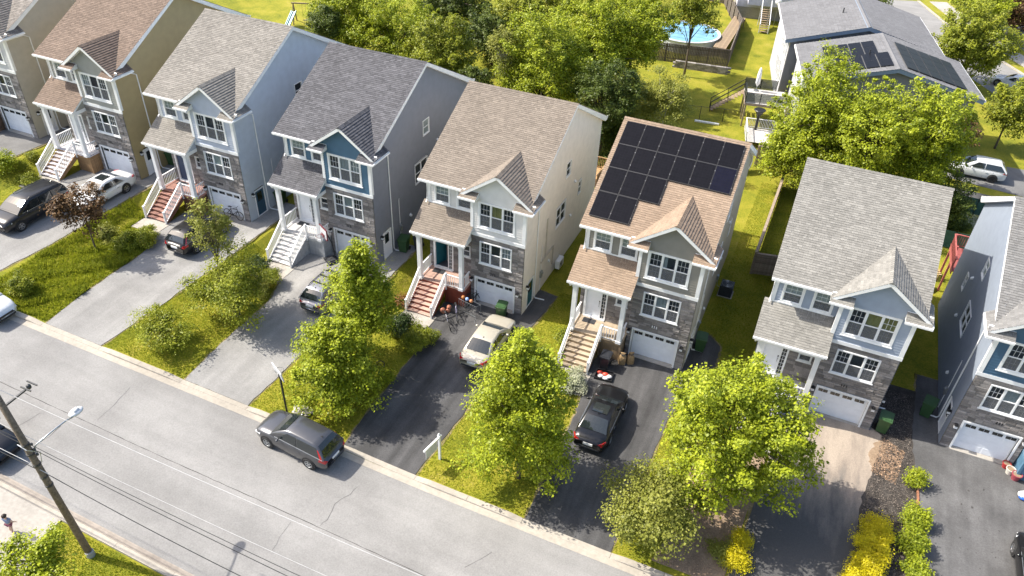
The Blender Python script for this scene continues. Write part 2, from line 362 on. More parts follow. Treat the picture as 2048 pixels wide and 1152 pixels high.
d2=drv([(-34.5,KY(-34)-.02),(-30.5,KY(-30)-.02),(-30.0,-6),(-29.9,3.2),(-31.4,3.2),(-31.38,.3),(-36.4,.3),(-36.4,-2.8),(-36.15,-4.2),(-35.25,-6)],m_asph2)
d3=drv([(-24.7,KY(-24)-.02),(-20.6,KY(-20)-.02),(-20.4,-6),(-19.8,-1),(-19.9,3.4),(-21.2,3.4),(-21.15,.6),(-26.2,.6),(-26.2,-2.6),(-25.95,-4.2),(-25.3,-6)],m_asph2)
d4=drv([(-14.65,KY(-14)-.02),(-10.35,KY(-10)-.02),(-9.75,-2),(-9.3,3.4),(-10.7,3.6),(-10.65,.85),(-15.7,.85),(-15.7,-2.4),(-15.45,-3.8),(-15.0,-5.6)],m_asph)
d5=drv([(-4.3,KY(-4)-.02),(0.05,KY(0)-.02),(.3,-4),(1.2,-.8),(1.75,1.2),(1.7,3.2),(.9,4),(0,4),(.03,.35),(-5.0,.35),(-5.0,-2.9),(-4.75,-4.2),(-4.5,-6)],m_asph)
d6=drv([(5.3,KY(5)-.02),(10.5,KY(10)-.02),(10.6,-6),(11.2,-2),(11.4,-.2),(10.65,.25),(5.7,.25),(5.7,-2.9),(5.95,-4.4)],m_sand)
d7=drv([(13.45,KY(13)-.02),(22,KY(19)-.02),(22,.8),(14.35,.9),(14.3,6),(13.1,6),(12.95,.5),(13.3,-4)],m_asph7)
dn=drv([(-57.5,KY(-57)),(-51.6,KY(-52)),(-51.2,-4),(-50.6,3),(-57,3)],m_asph3)
def spots(b):
    rn=random.Random(4)
    for i in range(24):
        x,y,r=rn.gauss(16.3,.75),rn.uniform(-7.5,-1.5),rn.choice((.02,.03,.03,.04,.06)); k=7
        b.poly(*[(x+r*rn.uniform(.5,1.3)*math.cos(t*6.283/k),y+r*1.3*rn.uniform(.5,1.3)*math.sin(t*6.283/k),G(x,y)+.04) for t in range(k)])
B('oil_spots',spots,m_crack,d7,kind='stuff')
# dirt washed over the driveway, mulch bed and bare soil under the trees
sheet('dirt_patch',[(10.75,-1.9),(11.2,-.9),(11.35,-.5),(11.7,-.45),(11.75,-.9),(11.6,-1.6),(11.3,-2.3),(11.05,-3),(10.9,-2.7)],m_dirt,.042,ST,thick=.02,jit=.07)
sheet('mulch_bed',[(10.2,-13.4),(13.7,-13.4),(13.6,-4),(13.3,.4),(13.3,4.4),(10.75,4.4),(10.75,.1),(10.9,-.2),(10.8,-2),(10.2,-6)],m_mulch,.018,ST,thick=.0)
sheet('bare_soil',[(1.9,-13.35),(5.15,-13.35),(5.8,-4.5),(4.4,-4.2),(2.2,-7.2),(2.6,-10)],m_dirt,.022,ST,thick=.02)
# seam and cracks of the road
def crack(pts,wd,seed,name='crack'):
    rn=random.Random(seed); P0=[]; jt=.03 if name=='crack' else .008
    for (a,c),(d,e) in zip(pts,pts[1:]):
        n=max(2,int(math.hypot(d-a,e-c)/.35))
        for i in range(n): t=i/n; P0.append((a+(d-a)*t+rn.gauss(0,jt),c+(e-c)*t+rn.gauss(0,jt)))
    P0.append(pts[-1]); b=MB(); L=None
    for i,p in enumerate(P0):
        q=P0[min(i+1,len(P0)-1)]; o=P0[max(i-1,0)]; dx,dy=q[0]-o[0],q[1]-o[1]; k=math.hypot(dx,dy) or 1
        h=wd*rn.uniform(.35,1)/2; a=(p[0]-dy/k*h,p[1]+dx/k*h,G(p[0],p[1])+.017); c=(p[0]+dy/k*h,p[1]-dx/k*h,G(p[0],p[1])+.017)
        if L: b.poly(L[0],a,c,L[1])
        L=(a,c)
    return link(name,b.mesh(name),m_crack,road)
seam=[at(*p) for p in ((8,768),(130,824),(300,903),(512,998),(700,1083),(845,1150))]
crack([(-62,-19.3),(-45,-19.0)]+[(p.x,p.y) for p in seam]+[(10,-18.6),(50,-18.5)],.042,1,'road_seam')
for k,pl in enumerate([[(262,775),(240,797),(222,815),(195,840)],[(717,972),(700,988),(670,1010),(655,1040),(640,1052)],[(582,1045),(560,1075),(545,1100)],[(78,828),(40,850),(0,868)],[(985,1105),(960,1118),(930,1135)],[(83,884),(100,872),(122,852)]]):
    crack([(at(*p).x,at(*p).y) for p in pl],.024,k+5)
# ------------------------------------------------------------------ a row house
STW=[]
def stone_block(k):
    rn=random.Random(k); b=MB(); j=lambda:rn.uniform(-.05,.05); i=.06
    bk=[(-.5,.5,-.5),(.5,.5,-.5),(.5,.5,.5),(-.5,.5,.5)]; md=[(p[0],-.1,p[2]) for p in bk]
    fr=[(p[0]*(1-2*i)+j()*.3,-.5+rn.uniform(0,.35),p[2]*(1-4*i)+j()) for p in bk]
    n=0; b.v=bk+md+fr
    for q in range(4):
        r=(q+1)%4; b.f+=[(q,r,4+r,4+q),(4+q,4+r,8+r,8+q)]
    b.f.append((8,9,10,11)); return b.mesh('stone')
STONE=[stone_block(k) for k in range(7)]
def spans(x0,x1,holes,za,zb):
    """what is left of x0..x1 between the heights za, zb once the holes are cut out"""
    s=[(x0,x1)]
    for (a,c,d,e) in holes:
        if e<=za+.01 or d>=zb-.01: continue
        t=[]
        for p,q in s:
            if c<=p or a>=q: t.append((p,q)); continue
            if a>p+.03: t.append((p,a))
            if c<q-.03: t.append((c,q))
        s=t
    return s
def stone_list(x0,x1,z0,z1,holes,seed):
    rn=random.Random(seed); out=[]; z=z0
    while z<z1-.05:
        h=min(rn.choice((.13,.16,.2,.24)),z1-z)
        if z1-z-h<.07: h=z1-z
        for p,q in spans(x0,x1,holes,z,z+h):
            x=p
            while x<q-.02:
                wd=rn.uniform(.28,.72)
                if q-x-wd<.18: wd=q-x
                out.append((x+wd/2,z+h/2,wd-.014,h-.014)); x+=wd
        z+=h
    return out
def lay_stones(parent,lst,y,seed):
    rn=random.Random(seed)
    for x,z,wd,h in lst:
        link('stone',STONE[rn.randrange(7)],m_stone,parent,loc=(x,y-.018+rn.uniform(-.008,.006),z),scale=(wd,rn.uniform(.05,.09),h))
def holed(b,x0,x1,z0,z1,holes,y):
    xs=sorted({x0,x1}|{v for h in holes for v in h[:2] if x0<v<x1}); zs=sorted({z0,z1}|{v for h in holes for v in h[2:] if z0<v<z1})
    for i in range(len(xs)-1):
        for j in range(len(zs)-1):
            cx,cz=(xs[i]+xs[i+1])/2,(zs[j]+zs[j+1])/2
            if any(h[0]<cx<h[1] and h[2]<cz<h[3] for h in holes): continue
            b.poly((xs[i],y,zs[j]),(xs[i+1],y,zs[j]),(xs[i+1],y,zs[j+1]),(xs[i],y,zs[j+1]))
def lap(b,rng,z0,z1,ex,holes,to3,t=.02):
    """lapped boards; rng(z)->u range, to3(u,out,z)->point"""
    z=z0
    while z<z1-.01:
        zt=min(z+ex,z1); u0,u1=rng((z+zt)/2)
        if u1-u0>.03:
            for p,q in spans(u0,u1,holes,z,zt):
                b.poly(to3(p,t,z),to3(q,t,z),to3(q,.002,zt),to3(p,.002,zt)); b.poly(to3(p,0,z),to3(q,0,z),to3(q,t,z),to3(p,t,z))
        z=zt
def shing(b,rows,seed,exp_,th=.022):
    """rows: list of (p0,p1,up) = row ends on the slope and the step up the slope; lays tabs side by side"""
    rn=random.Random(seed)
    for p0,p1,up,nr in rows:
        L=(p1-p0).length
        if L<.05: continue
        d=(p1-p0)/L; x=-rn.uniform(0,.25); ups=up.normalized()*exp_
        while x<L:
            wd=rn.choice((.14,.17,.2,.24,.28,.32)); a=max(0,x); c=min(L,x+wd); x+=wd
            if c-a<.02: continue
            h=th+rn.choice((0,0,.006)); o=ups*rn.uniform(-.012,.012)
            A=p0+d*(a+.002)-o; C=p0+d*(c-.002)-o; n=nr*h; m=nr*.002; U=ups*1.12
            k=len(b.v); b.v+=[tuple(v) for v in (A+n,C+n,C+U+m,A+U+m,A-nr*.01,C-nr*.01)]
            b.f+=[(k,k+1,k+2,k+3),(k+4,k+5,k+1,k)]
def slope_rows(e0,e1,up,nr,exp_,n,trim=None):
    r=[]
    for i in range(n):
        a=e0+up*(exp_*i); c=e1+up*(exp_*i)
        if trim: a,c=trim(a,c)
        r.append((a,c,up,nr))
    return r
def window(parent,x0,x1,z0,z1,y,units,grid,trim,curt=None,rot=0,at0=None,name='window',sill=True,split=True,deep=.45):
    """framed opening in a wall facing -Y (or turned by rot): frame > pane, grille, curtain, sill, room"""
    W,H=x1-x0,z1-z0; key=('win',round(W,2),round(H,2),units,grid,trim,split)
    un=units if isinstance(units,tuple) else (1,)*units
    iw=W-2*trim; tot=sum(un); mull=.07 if len(un)>1 else 0
    cells=[]; x=trim
    for k,u in enumerate(un):
        wd=(iw-mull*(len(un)-1))*u/tot; cells.append((x,x+wd)); x+=wd+mull
    def fr(b):
        b.box(0,W,-.064,.06,0,trim); b.box(0,W,-.064,.06,H-trim,H); b.box(0,trim,-.06,.06,trim,H-trim); b.box(W-trim,W,-.06,.06,trim,H-trim)
        for k in range(len(cells)-1): b.box(cells[k][1],cells[k+1][0],-.035,.05,trim,H-trim)
        for a,c in cells:
            s=.035; b.box(a,a+s,-.012,.03,trim,H-trim); b.box(c-s,c,-.012,.03,trim,H-trim); b.box(a+s,c-s,-.012,.03,trim,trim+s); b.box(a+s,c-s,-.012,.03,H-trim-s,H-trim)
            if split: b.box(a+s,c-s,-.022,.03,H/2-.022,H/2+.022)
    loc=at0 or (x0,y,z0)
    o=P(name,key,fr,m_white,parent,loc=loc,rot=(0,0,rot))
    gk=(0,len(cells)-1) if len(cells)==3 else range(len(cells))
    def gr(b,k):
        for _ in (0,):
            a,c=cells[k]; a+=.035; c-=.035
            for lo,hi in (((trim+.035,H/2-.022),(H/2+.022,H-trim-.035)) if split else ((trim+.035,H-trim-.035),)):
                for i in range(1,grid[0]): xx=a+(c-a)*i/grid[0]; b.box(xx-.0065,xx+.0065,-.006,.012,lo,hi)
                for j in range(1,grid[1]): zz=lo+(hi-lo)*j/grid[1]; b.box(a,c,-.005,.011,zz-.0065,zz+.0065)
    if grid:
        for k in gk: P('grille',key+('g',k),lambda b:gr(b,k),m_white,o)
    for k,(a,c) in enumerate(cells):
        for lo,hi in (((trim+.035,H/2-.022),(H/2+.022,H-trim-.035)) if split else ((trim+.035,H-trim-.035),)):
            P('pane',key+('p',k,round(lo,2)),lambda b:b.box(a+.03,c-.03,.016,.022,lo-.004,hi+.004),m_pane,o)
        if split and sill: P('insect_screen',key+('sc',k),lambda b:b.box(a+.03,c-.03,-.02,-.016,trim+.03,H/2-.02),m_screen,o)
    def room(b):
        p,q,r,s=.02,W-.02,.02,H-.02; d=deep
        b.poly((p,d,r),(q,d,r),(q,d,s),(p,d,s)); b.poly((p,.05,r),(q,.05,r),(q,d,r),(p,d,r)); b.poly((p,.05,s),(q,.05,s),(q,d,s),(p,d,s)); b.poly((p,.05,r),(p,d,r),(p,d,s),(p,.05,s)); b.poly((q,.05,r),(q,d,r),(q,d,s),(q,.05,s))
    P('room_recess',key+('r',deep),room,m_inner,o)
    if curt:
        mat,spn=curt
        def cu(b):
            for a,c in spn:
                n=max(4,int((c-a)*W/.05)); pr=None
                for i in range(n+1):
                    x=trim+(W-2*trim)*(a+(c-a)*i/n); yy=.05+.016*math.sin(i*1.7)+.012*math.sin(i*.9)
                    if pr: b.poly((pr[0],pr[1],trim),(x,yy,trim),(x,yy,H-trim),(pr[0],pr[1],H-trim))
                    pr=(x,yy)
        P('curtain',key+('c',tuple(spn)),cu,mat,o,smooth=True)
    if sill: P('sill',key+('s',),lambda b:b.box(-.05,W+.05,-.085,-.002,-.06,0),m_white,o)
    return o
def lantern(parent,loc,rot=0):
    def f(b):
        b.box(-.06,.06,-.03,0,-.1,.1); b.beam((0,-.02,.06),(0,-.14,.1),.03,.03); b.prism([(-.08,-.22,-.18),(.08,-.22,-.18),(.08,-.06,-.18),(-.08,-.06,-.18)],(0,0,.22)); b.box(-.1,.1,-.24,-.04,.04,.08); b.box(-.04,.04,-.18,-.1,.08,.14)
    o=P('wall_lantern','lantern',f,m_black,parent,loc=loc,rot=(0,0,rot))
    P('lantern_glass','lang',lambda b:b.box(-.087,.087,-.227,-.053,-.13,.02),m_lamp,o)
def baluster_run(parent,a,c,mat,h=.92,posts=(0,0)):
    """hand rail, bottom rail and separate balusters between two points at floor level"""
    a,c=Vector(a),Vector(c); L=(c-a).length; u=Vector((0,0,1)); k=(round(L,2),round(c.z-a.z,2))
    d=c-a; rl=B('handrail',lambda b:(b.beam(a+u*h,c+u*h,.09,.05),b.beam(a+u*.1,c+u*.1,.05,.05)),mat,parent)
    n=max(2,int(L/.14))
    for i in range(1,n):
        p=a+d*(i/n); P('baluster',('bal',round(h,2)),lambda b:b.box(-.018,.018,-.018,.018,.1,h),mat,parent,loc=p)
    for e,q in ((posts[0],a),(posts[1],c)):
        if e: P('newel_post',('newel',e),lambda b:(b.box(-.05,.05,-.05,.05,-.05 if e==1 else -.3,h+.06),b.box(-.065,.065,-.065,.065,h+.06,h+.09)),mat,parent,loc=q)
EZ,ES=8.30,.521                       # eave height and slope of the main roof
def main_z(y): return EZ+(y+.0)*ES
RY=7.0; RZ=main_z(RY)
def house(off,pal,label,group=None,mirror=False,seed=1,door_open=False,side=True,full=True,curt=(None,None,None,None)):
    h=empty('row_house',off,(0,0,0),(-1 if mirror else 1,1,1),label=label,category='house',group='row of gabled houses along the street')
    rn=random.Random(seed); fr,sd_,ro,tr,dr,sk,tp=pal['front'],pal['side'],pal['roof'],pal['tread'],pal['door'],pal['skirt'],pal.get('post',m_white)
    xl=-6.95; yw=.72; yb=13.75
    WL=(-3.01,-.81,3.3,4.94); WU=(-3.14,-.67,5.94,7.79); GA=(-3.24,-.59,-.5,2.06)
    W1=(-6.53,-5.4,6.44,7.74); W2=(-4.97,-3.86,6.42,7.74); DO=(-6.62,-5.28,1.42,3.72); WS=(-4.72,-3.98,2.9,3.8)
    SW=[(6.6,7.5,6.75,7.9),(5.3,7.1,3.55,5.1),(9.55,10.2,4.,5.1)] if side else []
    SD=(.85,1.75,-.5,2.06)
    # walls
    P('wall',('wl',),lambda b:(holed(b,-3.6,0,-1,5.3,[WL,GA],0),holed(b,xl,-3.6,-1,6.2,[DO,WS],yw),b.poly((-3.6,0,-1),(-3.6,yw,-1),(-3.6,yw,8.2),(-3.6,0,8.2)),
        b.poly((-3.34+.1,0,-.1),(-3.24,.3,-.1),(-3.24,.3,2.06),(-3.24,0,2.06)),b.poly((-.59,0,-.1),(-.59,.3,-.1),(-.59,.3,2.06),(-.59,0,2.06)),b.poly((-3.24,0,2.06),(-3.24,.3,2.06),(-.59,.3,2.06),(-.59,0,2.06))),m_mortar,h)
    if ('stl',) not in CACHE: CACHE[('stl',)]=[stone_list(-3.6,0,.0,5.28,[(WL[0],WL[1],WL[2],WL[3]),(-3.36,-.47,-.5,2.18)],7),stone_list(xl,-3.6,1.42,5.5,[(DO[0]-.1,DO[1]+.05,1,DO[3]+.1),(WS[0],WS[1],WS[2],WS[3])],8)]
    for lst,y,s in ((CACHE[('stl',)][0],0,seed),(CACHE[('stl',)][1],yw,seed+50)): lay_stones(h,lst,y,s)
    # lapped siding: front of bay with gable, left upper front, right and left side, back
    def frontlap(b):
        rng=lambda z:(-3.6,0) if z<8.1 else (-1.82-(9.86-z)/.73,-1.82+(9.86-z)/.73)
        rg2=lambda z:(max(-3.6,rng(z)[0]),min(0,rng(z)[1]))
        lap(b,rg2,5.5,9.82,.165,[WU],lambda u,o,z:(u,-o,z),.05)
        lap(b,lambda z:(xl,-3.6),6.4,8.35,.165,[W1,W2],lambda u,o,z:(u,yw-o,z),.05)
    P('front_siding',('fs',),frontlap,fr,h,kind='stuff')
    def gy(z):
        if z<EZ+.1: return (0,yb)
        return ((z-EZ)/ES+.02,2*RY-(z-EZ)/ES-.02)
    ex=.15
    def sidelap(b): lap(b,lambda z:(max(0,gy(z)[0]),min(yb,gy(z)[1])),-.8,RZ-.2,ex,SW+([SD] if side else []),lambda u,o,z:(o,u,z),.04)
    P('side_siding',('ss',side),sidelap,sd_,h,kind='stuff')
    P('side_siding',('sl',),lambda b:lap(b,lambda z:(max(yw,gy(z)[0]),min(yb,gy(z)[1])),-.8,RZ-.2,ex,[],lambda u,o,z:(xl-o,u,z),.018),sd_,h,kind='stuff')
    P('back_siding',('sb',),lambda b:lap(b,lambda z:(xl,0),-.8,8.3,ex,[],lambda u,o,z:(u,yb+o,z),.018),sd_,h,kind='stuff')
    # trim: belt, corner boards, frieze
    def trim(b):
        b.box(-3.66,.06,-.065,-.001,5.28,5.5); b.box(-.17,.045,-.056,-.001,5.5,8.0); b.box(-3.645,-3.45,-.056,-.001,5.5,8.0); b.box(-3.65,-3.602,-.001,.2,5.5,8.2)
        b.box(.001,.047,-.001,.13,5.5,8.0); b.box(xl-.045,-3.7,yw-.06,yw-.001,6.22,6.42); b.box(xl-.045,xl+.16,yw-.056,yw-.001,6.42,8.2)
        b.box(xl-.045,-3.6,yw-.04,yw-.001,7.98,8.18)
    P('trim_boards',('tr',),trim,m_white,h)
    # roof: white boxed eaves and rakes, shingles on top
    xa,xb_=-7.22,.3; ey=-.02; by=14.05
    def roofbody(b):
        pr=[(ey,main_z(ey)),(RY,RZ),(by,main_z(2*RY-by)),(by,main_z(2*RY-by)-.2),(by-.35,main_z(2*RY-by)-.22),(RY,RZ-.24),(ey+.35,main_z(ey)-.22),(ey,main_z(ey)-.2)]
        b.prism([(xa,y,z) for y,z in pr],(-3.62-xa,0,0)); e2=.18; pr[0]=(e2,main_z(e2)); pr[6]=(e2+.2,main_z(e2)-.22); pr[7]=(e2,main_z(e2)-.2); b.prism([(-3.62,y,z) for y,z in pr],(xb_+3.62,0,0))
        b.box(xa+.05,xl,ey+.3,.8,8.05,8.13)
        b.box(xa,-3.6,ey+.02,yw+.02,8.06,8.1)
    rf=P('roof',('rb',),roofbody,m_white,h)
    def mainsh(b):
        up=Vector((0,1,ES)).normalized(); nr=Vector((0,-ES,1)).normalized(); L=(RY-ey)*math.hypot(1,ES); e=.145
        shing(b,slope_rows(Vector((xa-.02,ey-.03,main_z(ey-.03)+.01)),Vector((xb_+.02,ey-.03,main_z(ey-.03)+.01)),up,nr,e,int(L/e),lambda p,q:(p,Vector((-3.7,q.y,q.z)) if q.y<.2 else q)),11,e)
        up2=Vector((0,-1,ES)).normalized(); n2=Vector((0,ES,1)).normalized()
        z0=main_z(2*RY-by-.03)
        shing(b,slope_rows(Vector((xb_+.02,by+.03,z0+.01)),Vector((xa-.02,by+.03,z0+.01)),up2,n2,e,int(L/e)),12,e)
    P('shingles',('ms',),mainsh,ro,rf,kind='stuff')
    def cap(b,p,q,wd,sl):
        p,q=Vector(p),Vector(q); n=int((q-p).length/.2); d=(q-p)/n; s=d.cross(Vector((0,0,1))).normalized()*wd
        for i in range(n):
            a=p+d*i; c=p+d*(i+1.15); z=Vector((0,0,.03)); zz=Vector((0,0,.012)); dn=Vector((0,0,-wd*sl))
            b.poly(a+s+dn+z,a+z,c+zz,c+s+dn+zz); b.poly(a-s+dn+z,a+z,c+zz,c-s+dn+zz); b.poly(a+s+dn,a-s+dn,a-s+dn+z,a+z,a+s+dn+z)
    P('ridge_cap',('rc',),lambda b:cap(b,(xa-.02,RY,RZ+.02),(xb_+.02,RY,RZ+.02),.14,ES),ro,rf,kind='stuff')
    # gutters
    for k,bx in enumerate(((xa,-4.2,ey-.14,ey-.012,8.17,8.29),(xa,xb_,by+.012,by+.13,8.15,8.27),(-4.24,-3.08,-.66,-.542,7.98,8.09),(-.65,.64,-.66,-.542,7.98,8.09),(.57,.66,-.54,1.34,8.0,8.11),(-7.3,-3.46,-1.27,-1.152,4.98,5.1))):
        P('gutter_trough',('gt',k),lambda b:b.box(*bx),m_white,rf)
    # front gable
    px,pz,gs,gf=-1.82,9.93,.73,-.36
    gz=lambda x:pz-abs(x-px)*gs
    def gab(b):
        for pl in ([(px,gf),(.58,gf),(.58,1.32),(-.1,1.32),(px,3.2)],[(px,3.2),(-4.22,.12),(-4.22,gf),(px,gf)]):
            b.prism([(x,y,gz(x)-.14) for x,y in pl],(0,0,.14))
        # rake boards
        for s in (1,-1):
            xe=px+s*2.36; a=[(px,gf-.035,pz-.0),(xe,gf-.035,gz(xe)),(xe,gf-.035,gz(xe)-.2),(px,gf-.035,pz-.23)]; b.prism(a if s>0 else a[::-1],(0,.033,0))
            xs_=px+s*2.2; b.prism([(px,gf,pz-.2),(xs_,gf,gz(xs_)-.18),(xs_,0,gz(xs_)-.18),(px,0,pz-.2)],(0,0,-.015))
    gb=P('gable_roof',('gb',),gab,m_white,h)
    def gabsh(b):
        e=.145; k=math.hypot(1,gs)
        ymax=lambda z:(z-EZ)/ES+.1
        for s in (1,-1):
            e=.175 if s>0 else .145; up=Vector((-s,0,gs)).normalized(); nr=Vector((s*gs,0,1)).normalized(); x0=px+s*2.42; n=int(2.42*k/e)
            rows=[]
            for i in range(n):
                p=Vector((x0,gf-.04,gz(x0)+.005))+up*(e*i); y1=ymax(p.z)
                if s>0 and p.x>.05: y1=1.33
                q=Vector((p.x,max(y1,gf+.15),p.z)); rows.append((p,q,up,nr))
            shing(b,rows,21+s,e,.036 if s>0 else .022)
    P('shingles',('gs',),gabsh,ro,gb,kind='stuff')
    P('ridge_cap',('gc',),lambda b:cap(b,(px,gf-.05,pz+.02),(px,3.2,pz+.02),.14,gs),ro,gb,kind='stuff')
    # eave returns
    for a,c in ((-4.2,-3.1),(-.63,.57)): rt=P('eave_return',('er',a),lambda b:b.prism([(a,-.54,8.08),(a,0,8.38),(a,0,7.98),(a,-.54,7.98)],(c-a,0,0)),m_white,h)
    def retsh(b):
        up=Vector((0,.54,.3)).normalized(); nr=Vector((0,-.3,.54)).normalized()
        for a,c in ((-4.22,-3.08),(-.65,.59)): shing(b,slope_rows(Vector((a,-.58,8.07)),Vector((c,-.58,8.07)),up,nr,.14,4),31,.14)
    P('shingles',('rs',),retsh,ro,rt,kind='stuff')
    # porch roof
    pa,pb,py,pz0,psl=-7.28,-3.48,-1.13,5.1,.66
    def por(b):
        b.prism([(pa,py,pz0),(pa,yw,pz0+(yw-py)*psl),(pa,yw,pz0+(yw-py)*psl-.16),(pa,py,pz0-.14)],(pb-pa,0,0))
        b.box(pa+.1,pb-.1,py+.06,py+.32,pz0-.34,pz0-.13); b.box(pa+.1,pa+.3,py+.32,yw,pz0-.34,pz0-.13); b.box(pb-.3,pb-.1,py+.32,yw,pz0-.34,pz0-.13); b.box(pa+.1,pb-.1,py+.2,yw,pz0-.13,pz0-.1)
    pr=P('porch_roof',('pr',),por,m_white,h)
    for x in (pa+.12,pb-.17): P('porch_gable_infill',('pg',x),lambda b:b.prism([(x,py+.1,pz0-.1),(x,yw,pz0-.1),(x,yw,pz0+(yw-py)*psl-.12)],(.05,0,0)),fr,pr)
    def porsh(b):
        up=Vector((0,1,psl)).normalized(); nr=Vector((0,-psl,1)).normalized(); e=.145; L=(yw-py)*math.hypot(1,psl)
        rows=[]
        for p,q,u,n in slope_rows(Vector((pa-.02,py-.03,pz0)),Vector((pb+.02,py-.03,pz0)),up,nr,e,int(L/e)+1):
            if p.y>-.02: q=Vector((-3.61,q.y,q.z))
            rows.append((p,q,u,n))
        shing(b,rows,41,e)
    P('shingles',('ps',),porsh,ro,pr,kind='stuff')
    # windows
    window(h,*WU,0,(1,1.05,1),(3,2),.13,curt[0])
    window(h,*WL,0,(1,1.05,1),(3,2),.07,curt[1])
    window(h,*W1,yw,1,(3,2),.12,curt[2]); window(h,*W2,yw,1,(3,2),.12,curt[3]); window(h,*WS,yw,1,None,.07)
    if side:
        for k,(a,c,d,e) in enumerate(SW): window(h,a,c,d,e,0,2 if k==1 else 1,None,.06,(m_curt,[(0,1)]) if k==0 and seed%2 else None,rot=math.pi/2,at0=(0,a,d),sill=False)
        sdp=P('side_door',('sdr',),lambda b:(b.box(SD[0],SD[1],0,.05,.1,2.02),),pal.get('sidedoor',m_door),h,rot=(0,0,math.pi/2))
        P('door_frame',('sdf',),lambda b:(b.box(SD[0]-.08,SD[0],-.05,.02,0,2.1),b.box(SD[1],SD[1]+.08,-.05,.02,0,2.1),b.box(SD[0],SD[1],-.05,.02,2.02,2.1),b.box(SD[0],SD[1],-.04,.05,0,.1)),m_white,sdp)
        P('door_glass',('sdg',),lambda b:b.box(SD[0]+.2,SD[1]-.2,-.006,.056,1.15,1.85),m_cglass,sdp)
        lantern(h,(.02,.55,2.0),math.pi/2)
    # front door with side light
    dx0,dx1=-6.55,-5.63
    df=P('door_frame',('df',),lambda b:(b.box(DO[0]-.07,DO[0]+.07,yw-.05,yw+.1,1.42,3.8),b.box(-5.63,-5.57,yw-.04,yw+.1,1.42,3.72),b.box(-5.33,DO[1]+.05,yw-.05,yw+.1,1.42,3.8),b.box(DO[0]+.07,-5.33,yw-.05,yw+.1,3.66,3.8),b.box(-6.6,-5.25,yw-.16,yw+.1,1.42,1.5)),m_white,h)
    dd=P('front_door',('fd',),lambda b:(b.box(0,.92,-.02,.03,0,2.16),)+tuple(b.box(x,x+.3,-.028,-.02,z,z2) for x in (.1,.52) for z,z2 in ((.12,.85),(.98,2.02))),dr,h,loc=(dx0,yw+.05,1.5),rot=(0,0,R_(70) if door_open else 0))
    P('handle',('dh',),lambda b:(b.tube([(.84,-.03,.82),(.84,-.07,.86),(.84,-.07,1.06),(.84,-.03,1.1)],.014),b.box(.81,.87,-.035,-.028,1.16,1.28)),m_black,dd)
    sg=P('side_light',('slg',),lambda b:([b.box(-5.57,-5.33,yw-.0,yw+.03,z-.008,z+.008) for z in [1.5+.27*i for i in range(9)]],b.box(-5.458,-5.442,yw,yw+.03,1.5,3.66)),m_white,h)
    P('pane',('slp',),lambda b:b.box(-5.57,-5.33,yw+.032,yw+.038,1.5,3.66),m_pane,sg)
    P('hall_recess',('hall',),lambda b:(b.poly((-6.6,1.6,1.42),(-5.3,1.6,1.42),(-5.3,1.6,3.7),(-6.6,1.6,3.7)),b.poly((-6.6,yw+.1,1.44),(-5.3,yw+.1,1.44),(-5.3,1.6,1.44),(-6.6,1.6,1.44)),b.poly((-6.6,yw+.1,1.42),(-6.6,1.6,1.42),(-6.6,1.6,3.7),(-6.6,yw+.1,3.7)),b.poly((-5.3,yw+.1,1.42),(-5.3,1.6,1.42),(-5.3,1.6,3.7),(-5.3,yw+.1,3.7)),b.poly((-6.6,yw+.1,3.7),(-5.3,yw+.1,3.7),(-5.3,1.6,3.7),(-6.6,1.6,3.7))),m_inner,df)
    # garage
    gd=P('garage_door',('gd',),lambda b:([b.box(-3.24,-.59,.14,.18,.12+i*.485,.12+i*.485+.478) for i in range(4)],[b.box(-3.2+c*.64,-2.68+c*.64,.132,.14,.18+i*.485,.53+i*.485) for c in range(4) for i in range(3)]),m_door,h)
    for c in range(4):
        for k in range(2): P('garage_pane',('gp',),lambda b:b.box(0,.235,.126,.142,0,.19),m_cglass,gd,loc=(-3.18+c*.645+k*.255,0,1.66))
    P('garage_frame',('gf',),lambda b:(b.box(-3.34,-3.24,-.05,.1,-.02,2.16),b.box(-.59,-.49,-.05,.1,-.02,2.16),b.box(-3.24,-.59,-.05,.1,2.06,2.16),b.box(-3.24,-3.18,.1,.139,0,2.06),b.box(-.65,-.59,.1,.139,0,2.06)),m_white,gd)
    P('garage_sill',('gsl',),lambda b:b.prism([(-3.3,-.14,-.2),(-3.3,.17,-.2),(-3.3,.17,.115),(-3.3,-.14,.07)],(2.77,0,0)),m_conc,h)
    lantern(h,(-3.5,-.03,1.95)); lantern(h,(-.27,-.03,1.75))
    # porch: deck boards, steps, posts, rails, skirting
    dz=1.42
    for i in range(12): P('deck_board',('db',),lambda b:b.box(xl,-3.62,0,.135,-.035,0),tr,h,loc=(0,-.95+i*.14,dz))
    P('porch_frame',('pf',),lambda b:(b.box(xl+.02,-3.64,-.93,-.88,dz-.22,dz-.037),b.box(xl+.02,xl+.07,-.88,.7,dz-.22,dz-.037),b.box(-3.69,-3.64,-.88,.7,dz-.22,dz-.037),b.box(-3.76,-3.64,-.92,-.8,-.6,dz-.22),b.box(-5.02,-4.92,-.92,-.82,-.6,dz-.22),b.box(xl+.02,xl+.14,-.92,-.8,-.6,dz-.22)),sk,h)
    n=8
    for k in range(n-1):
        z=dz-(k+1)*dz/n; P('tread',('td',),lambda b:(b.box(-6.85,-4.98,0,.3,-.04,0),),tr,h,loc=(0,-.95-.27*(k+1),z))
        P('riser',('rsr',),lambda b:b.box(-6.8,-5.03,.275,.295,.0,.1372),sk,h,loc=(0,-.95-.27*(k+1),z))
    def strg(b):
        for x in (-6.84,-5.02): b.prism([(x,-.93,dz-.05),(x,-.93,dz-.45),(x,-2.78,-.05),(x,-2.98,-.05),(x,-2.95,.1)],(.05,0,0))
    P('stringer',('st',),strg,sk,h)
